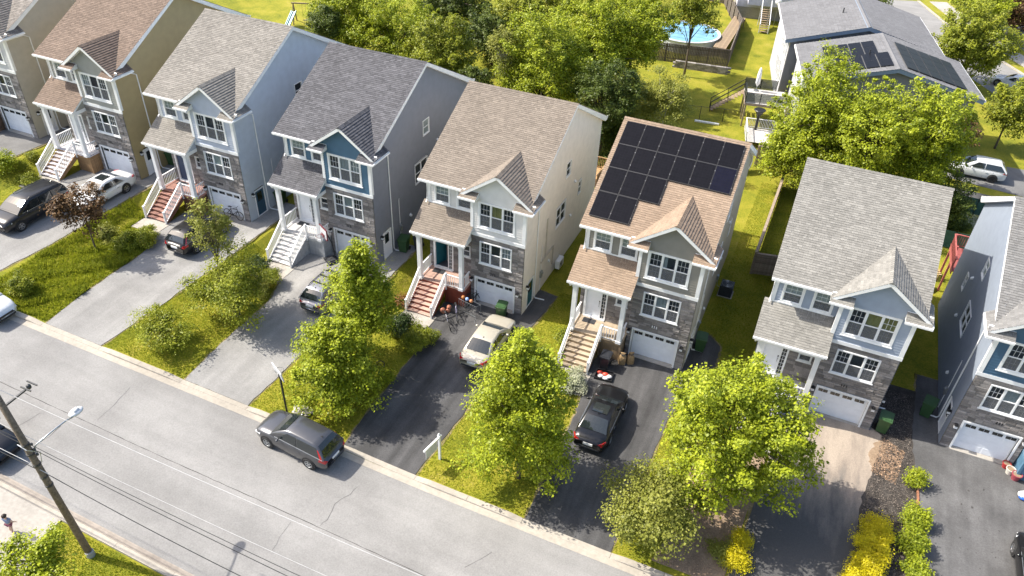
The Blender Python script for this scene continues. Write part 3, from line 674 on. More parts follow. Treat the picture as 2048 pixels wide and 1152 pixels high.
    for i in range(9):
        P('skirt_board',('skb',),lambda b:b.box(0,.135,0,.025,-.6,dz-.22),sk,h,loc=(-4.9+i*.138,-.86,0))
    for i in range(10):
        P('skirt_board',('skb2',),lambda b:b.box(0,.025,0,.135,-.6,dz-.22),sk,h,loc=(-3.68,-.8+i*.15,0))
    if pal.get('closed'):
        P('stair_side',('ssd',),lambda b:b.prism([(-5.0,-.93,-.6),(-5.0,-.93,dz-.06),(-5.0,-2.93,.1),(-5.0,-2.93,-.6)],(.02,0,0)),sk,h)
    for x in (-6.95,-3.98): P('porch_post',('pp',),lambda b:(b.box(0,.26,0,.26,dz,4.78),b.box(-.03,.29,-.03,.29,dz,dz+.18),b.box(-.03,.29,-.03,.29,4.64,4.76)),m_white,h,loc=(x,-1.03,0))
    baluster_run(h,(-6.85,-.75,dz),(-6.85,.68,dz),tp); baluster_run(h,(-4.95,-.92,dz),(-3.98,-.92,dz),tp,posts=(2,0)); baluster_run(h,(-3.72,-.75,dz),(-3.72,.0,dz),tp)
    baluster_run(h,(-6.82,-1.05,dz),(-6.82,-2.9,.02),tp,posts=(0,1)); baluster_run(h,(-5.0,-.95,dz),(-5.0,-2.9,.02),tp,posts=(0,1))
    P('door_mat',('dm',),lambda b:b.box(-6.5,-5.7,.05,.5,dz+.004,dz+.02),m_dkgrey,h)
    # downspouts
    P('downspout',('ds',),lambda b:(b.tube([(.5,-.58,7.98),(.3,-.3,7.85),(.075,1.5,7.75),(.07,1.95,7.5),(.07,2.0,.3),(.14,2.05,.12),(.75,2.15,.08)],.042,6),),m_white,h)
    P('downspout',('ds2',),lambda b:b.tube([(-7.15,-.1,8.15),(-7.05,.4,7.9),(-7.02,.66,7.7),(-7.02,.62,6.5),(-7.0,.45,6.38)],.04,6),m_white,h)
    P('downspout',('ds3',),lambda b:b.tube([(-7.15,-1.2,4.98),(-7.12,-1.1,4.75),(-7.0,-.72,4.65)],.035,6),m_white,h)
    # house number
    for k in range(3): P('house_number',('hn',k%2),lambda b:(b.box(0,.05,-.055,-.03,0,.17),b.box(-.02,.07,-.055,-.03,0,.025)),pal.get('num',m_black),h,loc=(-2.2+k*.13,0,2.55))
    return h
# ------------------------------------------------------------------ the row of houses
def S_(n,c): return M_(n,c,.6,var=.06,scale=2)
def W_(n,c): return M_(n,c,.75,var=.18,scale=5,objrand=.1)
p0=dict(front=S_('siding_pale_grey',(.5,.5,.5)),side=S_('siding_cream2',(.45,.42,.36)),roof=M_shingle('shingle_greige',(.22,.2,.18)),tread=W_('tread_tan0',(.5,.42,.33)),door=m_door,skirt=W_('skirt_brown0',(.13,.08,.05)))
p1=dict(front=S_('siding_olive_grey',(.29,.29,.265)),side=S_('siding_tan',(.36,.285,.145)),roof=M_shingle('shingle_brown',(.185,.14,.112),.22),tread=W_('tread_lilac',(.56,.53,.55)),door=m_door,skirt=W_('skirt_oak',(.3,.18,.085)))
p2=dict(front=S_('siding_blue_grey',(.4,.44,.52)),side=S_('siding_sky_grey',(.46,.51,.58)),roof=M_shingle('shingle_light_greige',(.225,.21,.19),.22),tread=W_('tread_red_brown',(.36,.19,.15)),door=S_('door_navy',(.05,.075,.14)),skirt=W_('skirt_red_brown',(.15,.065,.04)),sidedoor=S_('door_teal_blue',(.03,.08,.13)))
p3=dict(front=S_('siding_blue',(.055,.13,.205)),side=S_('siding_slate',(.185,.2,.235)),roof=M_shingle('shingle_slate',(.108,.107,.116),.3),tread=W_('tread_pale_grey',(.64,.62,.6)),door=m_door,skirt=W_('skirt_pale_grey',(.36,.37,.38)),closed=True)
p4=dict(front=S_('siding_cream',(.66,.645,.62)),side=S_('siding_warm_cream',(.72,.67,.6)),roof=M_shingle('shingle_taupe',(.21,.178,.148),.19),tread=W_('tread_pink_cream',(.46,.3,.24)),door=S_('door_teal',(.01,.13,.17)),skirt=W_('skirt_red',(.2,.045,.025)),sidedoor=S_('door_teal2',(.02,.12,.15)))
p5=dict(front=S_('siding_taupe',(.235,.22,.19)),side=S_('siding_taupe_tan',(.42,.385,.31)),roof=M_shingle('shingle_tan',(.275,.205,.15),.16),tread=W_('tread_tan',(.4,.32,.23)),door=m_door,skirt=W_('skirt_tan',(.28,.2,.12)),num=m_white)
p6=dict(front=S_('siding_steel_blue',(.3,.345,.42)),side=S_('siding_steel_blue2',(.34,.38,.45)),roof=M_shingle('shingle_pale_grey',(.225,.217,.2),.21),tread=W_('tread_grey6',(.5,.5,.5)),door=m_door,skirt=W_('skirt_grey6',(.45,.46,.48)),closed=True)
p7=dict(front=S_('siding_deep_blue',(.045,.105,.175)),side=S_('siding_slate_blue',(.2,.23,.28)),roof=M_shingle('shingle_mid_grey',(.19,.187,.183),.2),tread=W_('tread_blue7',(.12,.2,.28)),door=m_door,skirt=W_('skirt_blue7',(.07,.16,.25)),closed=True)
A,C_=(0,1),((0,.3),(.7,1))
H={}
H[0]=house((-51.9,.35,2.95),p0,'pale grey house with greige roof, cut off at the far left of the row',seed=10,curt=((m_curtb,[(.33,.67)]),None,None,None))
H[1]=house((-41.36,-.05,2.24),p1,'olive-grey house with brown shingle roof and tan right side wall',seed=11,curt=((m_curtb,[(.0,.3)]),None,(m_curt,[A]),None))
H[2]=house((-31.4,-.11,1.43),p2,'light blue-grey house with greige roof and red-brown front steps',seed=12,curt=(None,(m_curt,[(.34,.66)]),(m_curt,[(0,1)]),None))
H[3]=house((-21.2,.25,.72),p3,'blue-fronted house with dark slate roof and slate grey side wall',seed=13,curt=((m_curtb,[(.33,.67),(.7,1)]),(m_curtb,[(.3,.72)]),(m_curt,[A]),None))
H[4]=house((-10.7,.5,-.05),p4,'cream house with taupe roof, open teal front door and red steps',seed=14,door_open=True,curt=((m_curtg,[(.33,.67)]),(m_curtb,[(.68,1)]),(m_curt,[A]),(m_curt,[A])))
H[5]=house((0,0,0),p5,'taupe house with tan roof covered in dark solar panels',seed=15,curt=((m_curtb,[(.35,.45)]),(m_curtb,[(.36,.64)]),(m_curt,[A]),(m_curt,[A])))
H[6]=house((10.7,-.11,-.07),p6,'steel-blue house with pale grey roof, right of the solar-panelled house',seed=16,curt=((m_curtg,[(.34,.66),(.7,1)]),None,(m_curt,[A]),(m_curt,[A])))
H[7]=house((14.31,.52,-.05),p7,'deep blue house with slate side wall, cut off at the right edge',seed=17,mirror=True,curt=((m_curt,[(.0,.3)]),(m_curtb,[(.34,.66)]),None,None))
# solar panels of house 5: rows of the front slope
def M_solar(name,c):
    m,n,l,b=new_mat(name); tc=n.new('ShaderNodeTexCoord'); br=n.new('ShaderNodeTexBrick'); br.offset=0
    l.new(tc.outputs['Object'],br.inputs[0]); br.inputs['Scale'].default_value=1; br.inputs['Brick Width'].default_value=.19; br.inputs['Row Height'].default_value=.19
    br.inputs['Mortar Size'].default_value=.006; br.inputs['Color1'].default_value=(*c,1); br.inputs['Color2'].default_value=(*mul(c,1.25),1); br.inputs['Mortar'].default_value=(.014,.014,.018,1)
    l.new(br.outputs[0],b.inputs['Base Color']); b.inputs['Roughness'].default_value=.3; b.inputs['Specular IOR Level'].default_value=.06; return m
m_sol=M_solar('solar_cells',(.008,.008,.0105)); m_sol2=M_solar('solar_cells_blue',(.008,.0085,.017))
tilt=math.atan(ES); m_grey=M_('clamp_grey',(.12,.12,.13),.6); m_frame=M_('panel_frame',(.02,.02,.022),.5,0)
def panel(parent,x,y,mat,zf,tl,wd=1.155,ln=1.72,rotz=0):
    o=P('solar_panel',('spf',wd,ln),lambda b:(b.box(0,wd,0,.03,0,.04),b.box(0,wd,ln-.03,ln,0,.04),b.box(0,.02,.03,ln-.03,0,.04),b.box(wd-.02,wd,.03,ln-.03,0,.04)),m_frame,parent,loc=(x,y,zf),rot=(tl,0,rotz))
    P('solar_cells',('spc',wd,ln),lambda b:b.box(.02,wd-.02,.03,ln-.03,.01,.036),mat,o)
    P('panel_clamp',('spk',wd,ln),lambda b:[b.box(xx-.02,xx+.02,yy-.03,yy+.03,.03,.05) for xx in (.0,wd) for yy in (.4,ln-.4)],m_grey,o)
    return o
for r,(y0,cs) in enumerate(((.53,2),(2.07,3),(3.6,6),(5.13,6))):
    for c in range(cs):
        x=-6.95+c*1.172; panel(H[5],x,y0,m_sol2 if (r,c)==(2,5) else m_sol,main_z(y0)+.1,tilt)
P('panel_rail',('rail',),lambda b:[b.box(-6.9,-6.95+cs*1.172,y-.02,y+.02,main_z(y)+.02,main_z(y)+.09) for y,cs in ((.9,2),(1.8,2),(2.45,3),(3.3,3),(4.,6),(4.8,6),(5.5,6),(6.3,6))],m_steel,H[5])
# vents, meters, conduit on side walls
def side_bits(h,k):
    P('vent_hood',('vh',),lambda b:b.prism([(0,-.09,0),(.14,-.09,-.02),(.14,-.09,.05),(0,-.09,.16)],(0,.18,0)),m_white,h,loc=(.02,8.6,5.6))
    P('vent_hood',('vh',),None,m_white,h,loc=(.02,8.2,3.1)); P('vent_hood',('vh',),None,m_white,h,loc=(.02,4.4,1.6))
    P('electric_meter',('em',),lambda b:(b.box(0,.14,-.12,.12,-.3,.2),b.lathe([(.09,.14),(.09,.2),(.05,.22)],(0,0,.06),12,'x')),m_steel,h,loc=(.02,3.0,1.5))
    P('conduit',('cd',),lambda b:(b.tube([(.05,3.,1.7),(.05,3.,3.6),(.05,3.05,3.7)],.025),b.tube([(.05,3.0,1.2),(.05,3.0,.1)],.03)),m_white,h)
for k in (1,2,3,4,5,7): side_bits(H[k],k)
P('refrigerant_cover',('rfc',),lambda b:(b.beam((.06,2.9,2.4),(.06,5.2,2.4),.08,.09),b.box(.02,.1,5.1,5.2,.9,2.4),b.box(.02,.1,3.6,3.7,2.4,5.4)),S_('cover_cream',(.55,.5,.44)),H[4])
# red and wooden back decks
def back_deck(h,x0,x1,mat,z=2.6,dep=3.0,y0=13.8):
    for i in range(int(dep/.15)): P('deck_board',('bdk',x0,x1),lambda b:b.box(x0,x1,0,.14,-.04,0),mat,h,loc=(0,y0+i*.15,z))
    def fr(b):
        for x in (x0+.1,x1-.1):
            for y in (y0+dep-.1,y0+dep/2): b.box(x-.06,x+.06,y-.06,y+.06,-.5,z+.95)
        b.box(x0,x1,y0+dep-.05,y0+dep,z-.25,z-.04); b.box(x0,x0+.05,y0,y0+dep,z-.25,z-.04); b.box(x1-.05,x1,y0,y0+dep,z-.25,z-.04)
    P('deck_frame',('bdf',x0,x1,z),fr,mat,h)
    for a,c in (((x1,y0,z),(x1,y0+dep,z)),((x0,y0+dep,z),(x1,y0+dep,z)),((x0,y0,z),(x0,y0+dep,z))): baluster_run(h,a,c,mat)
back_deck(H[4],-4.5,.1,W_('deck_pine',(.4,.25,.12)))
back_deck(H[7],-4.2,.15,W_('deck_red',(.36,.1,.09)),z=2.8,dep=3.4)
back_deck(H[6],-5,-1,m_wood); back_deck(H[5],-5,-1.2,m_wood)
# walkway pads at the foot of the steps
for k,(ox,oy) in {0:(-51.9,.35),1:(-41.36,-.05),2:(-31.4,-.11),3:(-21.2,.25),4:(-10.7,.5),5:(0,0),6:(10.7,-.11)}.items():
    sheet('walkway',[(ox-6.95,oy-2.6),(ox-6.95,oy-4.2-(k%2)*.5),(ox-4.75,oy-4.2-(k%2)*.5),(ox-4.75,oy-2.6)],m_conc,.06,ST)
# ------------------------------------------------------------------ vehicles
def paint(n,c,metal=.3,coat=.8): return M_(n,c,.28,metal,var=.03,coat=coat)
SPEC={
'suv':dict(L=4.55,W=1.83,Hh=1.66,xs=[0,.05,.2,.5,.95,1.25,2,3,3.8,4.25,4.48,4.55],top=[.56,.73,.86,.96,1.02,1.05,1.06,1.08,1.1,1.1,1.05,.86],
  hw=[.6,.75,.89,.97,1,1,1,1,.995,.95,.87,.76],zb=[.36,.28,.24,.22,.21,.21,.21,.21,.21,.24,.3,.38],belt=1.05,gh=(1.1,2.0,3.9,4.46),wt=.61,r=.345,ax=(.92,3.55)),
'sedan':dict(L=4.86,W=1.85,Hh=1.45,xs=[0,.06,.22,.55,1.1,1.4,2.2,3.2,3.9,4.4,4.76,4.86],top=[.52,.66,.75,.83,.9,.94,.95,.97,1.0,1.0,.97,.8],
  hw=[.7,.82,.92,.98,1,1,1,1,1,.97,.9,.8],zb=[.32,.24,.2,.18,.18,.18,.18,.18,.18,.2,.28,.36],belt=.93,gh=(1.3,2.2,3.35,4.2),wt=.64,r=.335,ax=(.95,3.75)),
'van':dict(L=5.15,W=1.99,Hh=1.76,xs=[0,.05,.2,.5,.95,1.25,2,3,4,4.8,5.08,5.15],top=[.62,.8,.92,1.0,1.06,1.1,1.1,1.1,1.12,1.12,1.06,.9],
  hw=[.74,.84,.93,.98,1,1,1,1,1,.985,.94,.86],zb=[.34,.26,.22,.2,.2,.2,.2,.2,.2,.22,.28,.36],belt=1.09,gh=(1.05,2.05,4.75,5.06),wt=.7,r=.35,ax=(1.0,4.05))}
def vehicle(kind,mp,pos,head,label,cat,rails=False,sunroof=False,ltail=False,fin=True,rim=None,darkroof=None,group=None,name=None,clad=False):
    S=SPEC[kind]; L,W,Hh=S['L'],S['W']/2,S['Hh']; X=lambda d:L/2-d
    z=G(pos[0],pos[1]); f=Vector((math.cos(head),math.sin(head),0)); e=1.3
    f=Vector((f.x,f.y,(G(pos[0]+f.x*e,pos[1]+f.y*e)-G(pos[0]-f.x*e,pos[1]-f.y*e))/(2*e))).normalized(); s=Vector((-math.sin(head),math.cos(head),0)); s.z=(G(pos[0]+s.x*e,pos[1]+s.y*e)-G(pos[0]-s.x*e,pos[1]-s.y*e))/(2*e); s=(s-f*s.dot(f)).normalized(); u=f.cross(s)
    m=Matrix((f,s,u)).transposed()
    o=empty(name or 'parked_car',(pos[0],pos[1],z+pos[2] if len(pos)>2 else z+.036),m.to_euler(),label=label,category=cat,group=group or 'cars parked along the street and driveways')
    def body(b):
        rows=[]
        for d,t,k,zb in zip(S['xs'],S['top'],S['hw'],S['zb']):
            w_=W*k; h=t-zb
            half=[(0,zb),(w_*.8,zb),(w_*.95,zb+h*.1),(w_,zb+h*.35),(w_*.995,zb+h*.62),(w_*.965,t-h*.12),(w_*.9,t-h*.03),(w_*.6,t+.018),(0,t+.026)]
            ring=[(X(d),y,zz) for y,zz in half]+[(X(d),-y,zz) for y,zz in half[-2:0:-1]]; rows.append(ring)
        n0=len(b.v); k=len(rows[0])
        for r in rows: b.v+=r
        for i in range(len(rows)-1):
            for q in range(k): b.f.append((n0+i*k+q,n0+i*k+(q+1)%k,n0+(i+1)*k+(q+1)%k,n0+(i+1)*k+q))
        b.f.append(tuple(n0+q for q in range(k))); b.f.append(tuple(n0+(len(rows)-1)*k+q for q in range(k))[::-1])
    P('body',('cb',kind),body,mp,o,smooth=True)
    a0,a1,r1,r0=S['gh']; bl=S['belt']; wb=W*.93; wt=S['wt']*W/.9
    Y=lambda zz:wb-(wb-wt)*(zz-bl)/(Hh-bl)
    top=[(a0,bl+.01),(a0+(a1-a0)*.5,bl+(Hh-bl)*.56),(a1,Hh-.045),(a1+.35,Hh-.008),((a1+r1)/2,Hh),(r1-.3,Hh-.012),(r1,Hh-.05),(r1+(r0-r1)*.5,bl+(Hh-bl)*(.56 if kind=='sedan' else .62)),(r0,bl+.02)]
    def cabin(b):
        rows=[]
        for d,zt in top:
            zz=[bl-.06,bl+(zt-bl)*.5,zt-.05*(zt-bl),zt+.012,zt+.022]; yy=[wb,Y(zz[1]),Y(zz[2]),Y(zt)-.09,0]
            half=list(zip(yy,zz)); rows.append([(X(d),y,q) for y,q in half]+[(X(d),-y,q) for y,q in half[-2::-1]])
        n0=len(b.v); k=len(rows[0])
        for r in rows: b.v+=r
        for i in range(len(rows)-1):
            for q in range(k-1): b.f.append((n0+i*k+q,n0+i*k+q+1,n0+(i+1)*k+q+1,n0+(i+1)*k+q))
    P('cabin',('cc',kind),cabin,mp,o,smooth=True)
    def strip(b,da,za,db,zb_,ka,kb,off):
        # curved glass sheet between two heights on the front or rear slope
        n=6; pr=None; sg=1 if db>da and za<zb_ else -1
        for i in range(n+1):
            t=i/n*2-1
            lo=Vector((X(da),t*Y(za)*ka,za+.03*(1-t*t))); hi=Vector((X(db),t*(Y(zb_)-.05)*kb,zb_+.03*(1-t*t)))
            nn=off; lo+=nn; hi+=nn
            if pr: b.poly(pr[0],lo,hi,pr[1])
            pr=(lo,hi)
    tt=lambda f0,p,q:p+(q-p)*f0
    def wind(b):
        for f0,f1,p,q in ((.1,.5,0,1),(.5,.93,1,2)):
            pass
        d0,z0=tt(.16,top[0][0],top[1][0]),tt(.16,top[0][1],top[1][1]); strip(b,d0,z0,top[1][0],top[1][1],.93,.97,Vector((.012,0,.012)))
        d1,z1=tt(.9,top[1][0],top[2][0]),tt(.9,top[1][1],top[2][1]); strip(b,top[1][0],top[1][1],d1,z1,.905,.95,Vector((.012,0,.012)))
    P('windscreen',('cw',kind),wind,m_cglass,o,smooth=True)
    def rear(b):
        d0,z0=tt(.14,top[6][0],top[7][0]),tt(.14,top[6][1],top[7][1]); d1,z1=tt(.8,top[7][0],top[8][0]),tt(.8,top[7][1],top[8][1])
        strip(b,top[7][0],top[7][1],d0,z0,.9,.93,Vector((-.016,0,.012))); strip(b,d1,z1,top[7][0],top[7][1],.9,.94,Vector((-.016,0,.012)))
    P('rear_window',('cr',kind),rear,m_cglass,o,smooth=True)
    zl,zh=bl+.05,Hh-.13; n_side=2 if kind!='van' else 3
    fa=a0+.42; fb=a1+.1; ra=r0-(.42 if kind=='sedan' else .12); rb=r1-(.05 if kind=='sedan' else -.02)
    cuts=[0]+[ (i+1)/n_side for i in range(n_side-1)]+[1]
    mid=[(fb+.62+ (i*(.95 if kind!='van' else 1.0))) for i in range(n_side-1)]
    lo=[fa]+mid+[ra]; hi=[fb]+mid+[rb]
    for s_ in (1,-1):
        for i in range(n_side):
            P('side_window',('cs',kind,s_,i),lambda b:b.prism([(X(d),s_*(Y(zz)+.012),zz) for d,zz in ((lo[i]+.03,zl),(lo[i+1]-.03,zl),(hi[i+1]-.03,zh),(hi[i]+.03,zh))],(0,-s_*.02,0)),m_cglass,o)
        P('window_trim',('ct',kind,s_),lambda b:b.beam((X(fa-.1),s_*(wb+.012),bl+.022),(X(ra+.05),s_*(wb+.012),bl+.022),.02,.022),m_steel,o)
        def seams(b):
            for d in [fb-.15]+mid+[ra-.25 if kind=='sedan' else S['ax'][1]-.1]: b.beam((X(d),s_*(W+.0015),.38),(X(d),s_*(W*.965+.006),bl-.08),.006,.012,up=(1,0,0))
            b.box(X(S['ax'][1]-.45),X(S['ax'][0]+.45),s_*W-.004,s_*W+.004,.3,.315)
        P('door_seam',('cse',kind,s_),seams,m_dkgrey,o)
        for d in mid: P('door_handle',('cdh',kind,s_),lambda b:b.box(-.1,.1,-.012,.012,-.015,.015),mp if cat!='car' else m_steel,o,loc=(X(d+.22) if d!=mid[-1] or n_side==2 else X(d+.2),s_*(W+.005),bl-.2))
        P('mirror',('cm',kind,s_),lambda b:(b.ball((X(a0+.62),s_*(W+.1),bl+.06),.1,8,(.7,1.1,.75)),b.beam((X(a0+.58),s_*(W-.08),bl+.03),(X(a0+.6),s_*(W+.06),bl+.05),.05,.04)),mp,o,smooth=True)
        def hl(b):
            b.prism([(X(.10),s_*W*.845,S['top'][1]-.12),(X(.5),s_*(W*.972),S['top'][1]-.02),(X(.48),s_*W*.925,S['top'][1]+.085),(X(.14),s_*W*.66,S['top'][1]+.02),(X(.04),s_*W*.55,S['top'][1]-.09)],(.016,s_*.012,.012))
        P('headlight',('ch',kind,s_),hl,m_lamp,o)
        def tl(b):
            zt_=S['top'][-2]
            if ltail:
                b.prism([(X(L-.02),s_*W*.62,zt_-.2),(X(L-.04),s_*W*.86,zt_-.24),(X(L-.4),s_*(W*.975),zt_-.16),(X(L-.35),s_*W*.96,zt_-.02),(X(L-.06),s_*W*.8,zt_-.03)],(-.02,s_*.02,.006))
                b.prism([(X(r0-.0),s_*(Y(bl)-.02),bl-.05),(X(r0-.2),s_*(Y(bl)+.02),bl-.02),(X(r1+.08),s_*(Y(Hh-.2)+.02),Hh-.2),(X(r1+.2),s_*(Y(Hh-.2)-.06),Hh-.22)],(-.02,s_*.015,.0))
            else:
                b.prism([(X(L-.035),s_*W*.45,zt_-.16),(X(L-.03),s_*W*.8,zt_-.2),(X(L-.36),s_*(W*.965),zt_-.1),(X(L-.32),s_*W*.94,zt_+.0),(X(L-.08),s_*W*.76,zt_-.02)],(-.025,s_*.02,.006))
        P('tail_light',('ctl',kind,s_,ltail),tl,m_red,o)
        for d in S['ax']:
            P('wheel_arch',('ca',kind),lambda b:b.lathe([(S['r']+.075,-.01),(S['r']+.075,.008),(0,.01)],(0,0,0),20,'y'),m_dkgrey if clad else m_rubber,o,loc=(X(d),s_*(W-.004),S['r']+.02))
            r=S['r']; wh=P('wheel',('ctw',kind),lambda b:b.lathe([(r*.6,-.1),(r*.93,-.11),(r,-.08),(r,.06),(r*.93,.1),(r*.66,.1),(r*.62,.07)],(0,0,0),24,'y'),m_rubber,o,smooth=False,loc=(X(d),s_*(W-.07),r),rot=(0,0,0 if s_>0 else math.pi))
            def rm(b):
                b.lathe([(r*.66,.06),(r*.66,.104),(r*.58,.104),(r*.56,.075)],(0,0,0),20,'y'); b.lathe([(r*.15,.06),(r*.15,.1),(.01,.104)],(0,0,0),12,'y')
                for q in range(5):
                    t=2*math.pi*q/5; c_,s2=math.cos(t),math.sin(t); b.beam((c_*.04,.088,s2*.04),(c_*r*.6,.09,s2*r*.6),.02,.07,up=(-s2,0,c_))
            P('rim',('crm',kind),rm,rim or m_alloy,wh)
        if rails: P('roof_rail',('crr',kind,s_),lambda b:b.tube([(X(a1+.15),s_*(wt-.1),Hh-.01),(X(a1+.3),s_*(wt-.1),Hh+.06),(X(r1-.3),s_*(wt-.1),Hh+.06),(X(r1-.12),s_*(wt-.1),Hh-.01)],.022,6),m_black if rails==1 else m_dkgrey,o)
    zt_=S['top'][-2]
    P('number_plate',('cnp',kind),lambda b:b.box(X(L)-.03,X(L)+.0,-.26,.26,zt_-.33,zt_-.19),m_white,o)
    P('rear_bumper',('crb',kind),lambda b:(b.box(X(L)-.02,X(L-.25),-W*.7,W*.7,.38,.47),b.box(X(L)-.035,X(L)-.01,-W*.55,W*.55,.47,.495)),m_dkgrey,o)
    P('front_grille',('cfg',kind),lambda b:(b.box(X(.14),X(-.015),-W*.5,W*.5,.5,.62),b.box(X(.16),X(-.01),-W*.62,W*.62,.3,.42)),m_black,o)
    P('wiper',('cwp',kind),lambda b:[b.beam((X(a0+.06),y,bl+.04),(X(a0+.18),y+.5,bl+.1),.02,.02) for y in (-.45,.1)],m_black,o)
    if fin: P('aerial_fin',('cfn',kind),lambda b:b.prism([(X(r1-.25),-.02,Hh-.01),(X(r1-.08),-.02,Hh-.02),(X(r1-.1),-.02,Hh+.06)],(0,.04,0)),mp if mp.name!='x' else m_black,o)
    if sunroof: P('sunroof',('csr',kind,sunroof),lambda b:b.box(X(a1+.25+.7*(sunroof if sunroof>1 else 1)),X(a1+.25),-.42,.42,Hh+.005,Hh+.03),m_cglass,o)
    if rails==1 and kind=='suv': P('roof_crossbar',('crc',kind),lambda b:[b.box(X(d)-.04,X(d)+.04,-wt+.1,wt-.1,Hh+.05,Hh+.075) for d in (a1+.55,r1-.6)],m_black,o)
    return o
pa_grey=paint('paint_gunmetal',(.075,.077,.085),.5); pa_beige=paint('paint_champagne',(.5,.46,.38),.25); pa_black=paint('paint_black',(.006,.006,.007),0,.25); pa_white=paint('paint_white',(.68,.69,.7),0); pa_silver=paint('paint_grey_silver',(.3,.3,.33),.4); pa_navy=paint('paint_ink',(.007,.0075,.01),0,.3)
vehicle('suv',pa_grey,(-16.52,-14.95),math.pi-.05,'gunmetal grey SUV parked at the kerb on the street','SUV',ltail=True,rim=m_steel)
vehicle('sedan',pa_beige,(-11.25,-3.25),R_(90.5),'champagne beige sedan in the driveway of the cream house','car')
vehicle('sedan',pa_black,(-3.0,-6.15),R_(90),'black sedan half under a tree in front of the solar-panelled house','car',sunroof=1)
vehicle('suv',pa_silver,(-22.05,-3.95),R_(90),'silver-grey SUV with roof bars behind a tree at the blue house','SUV',rails=1)
vehicle('suv',pa_black,(-32.95,-3.45),R_(90),'black SUV in front of the light blue-grey house','SUV',ltail=True)
vehicle('sedan',pa_white,(-41.75,-3.2),R_(-90),'white sedan with a sunroof in front of the olive-grey house','car',sunroof=1)
vehicle('van',pa_navy,(-43.95,-7.2),R_(-90),'black minivan beside the copper-leaved tree at the left','minivan',rails=2)
vehicle('sedan',pa_black,(18.4,-7.0),R_(90),'black car cut off at the right edge, in front of the deep blue house','car')
vehicle('suv',pa_white,(-38.55,-15.45),0,'white SUV with dark lower trim cut off at the left edge of the street','SUV',clad=True)
vehicle('suv',pa_navy,(-30.15,-22.3),0,'dark SUV behind the utility pole at the lower left','SUV')
vehicle('suv',pa_white,(17.2,36.15),math.pi,'white SUV on the driveway behind the deep blue house','SUV',rim=m_black,clad=True)
q=at(2015,180); vehicle('sedan',pa_white,(q.x+.6,q.y+.8),R_(155),'white car on the far road at the upper right','car')
q=at(2040,82); vehicle('suv',pa_grey,(q.x,q.y+.9),R_(176),'dark grey SUV under the purple tree at the top right corner','SUV')
# ------------------------------------------------------------------ trees and shrubs
lf_lime=M_leaf('leaf_lime',(.09,.14,.01),(.48,.53,.03),.36)
lf_mid=M_leaf('leaf_mid_green',(.08,.12,.012),(.4,.42,.034),.36)
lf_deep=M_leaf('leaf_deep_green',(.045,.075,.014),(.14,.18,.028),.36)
lf_pale=M_leaf('leaf_pale_olive',(.14,.165,.025),(.38,.385,.075),.42)
lf_copper=M_leaf('leaf_copper',(.045,.024,.016),(.21,.12,.045),.25)
lf_yellow=M_leaf('leaf_gold',(.42,.36,.008),(.74,.64,.018),.35)
lf_yew=M_leaf('leaf_dark_yew',(.022,.045,.012),(.07,.105,.02),.2)
lf_rust=M_leaf('leaf_rust',(.16,.07,.03),(.34,.18,.05),.25)
lf_white=M_leaf('leaf_variegated',(.2,.24,.1),(.55,.55,.42),.25)
def leaf_mesh(name,cen,nrm,size,rng,aspect=.8,lobed=True):
    """one bent leaf (two triangles) for each centre"""
    n=len(cen); s=size*np.exp(rng.normal(size=(n,1))*.32).clip(.45,1.8)
    r=rng.normal(size=(n,3)); a=np.cross(nrm,r); a/=np.linalg.norm(a,axis=1,keepdims=True)+1e-9; b=np.cross(nrm,a)
    drop=nrm*s*rng.uniform(.05,.3,(n,1))
    v=np.empty((n,4,3)); v[:,0]=cen-a*s*.5; v[:,1]=cen+b*s*.5*aspect-drop*.7; v[:,2]=cen+a*s*.5-drop; v[:,3]=cen-b*s*.5*aspect-drop*.7
    me=bpy.data.meshes.new(name); me.vertices.add(n*4); me.vertices.foreach_set('co',v.reshape(-1).astype(np.float32))
    me.loops.add(n*4); me.loops.foreach_set('vertex_index',np.arange(n*4,dtype=np.int32)); me.polygons.add(n)
    me.polygons.foreach_set('loop_start',np.arange(0,n*4,4,dtype=np.int32)); me.polygons.foreach_set('loop_total',np.full(n,4,dtype=np.int32))
    me.update(); me.validate(); return me
def clumps(rng,rad,n,inner=.45,lob=.28,low=-.75):
    """clump centres in an uneven crown; more towards the outside"""
    d=rng.normal(size=(n*3,3)); d/=np.linalg.norm(d,axis=1,keepdims=True); d=d[d[:,2]>low][:n]
    ph=rng.uniform(0,6.28,6); k=1+lob*(np.sin(3*np.arctan2(d[:,1],d[:,0])+ph[0])*.5+np.sin(5*d[:,2]+ph[1])*.4+np.sin(4*d[:,0]+3*d[:,1]+ph[2])*.5)
    r=rng.uniform(inner**3,1,len(d))**(1/3.)*k
    return d*r[:,None]*np.array(rad)
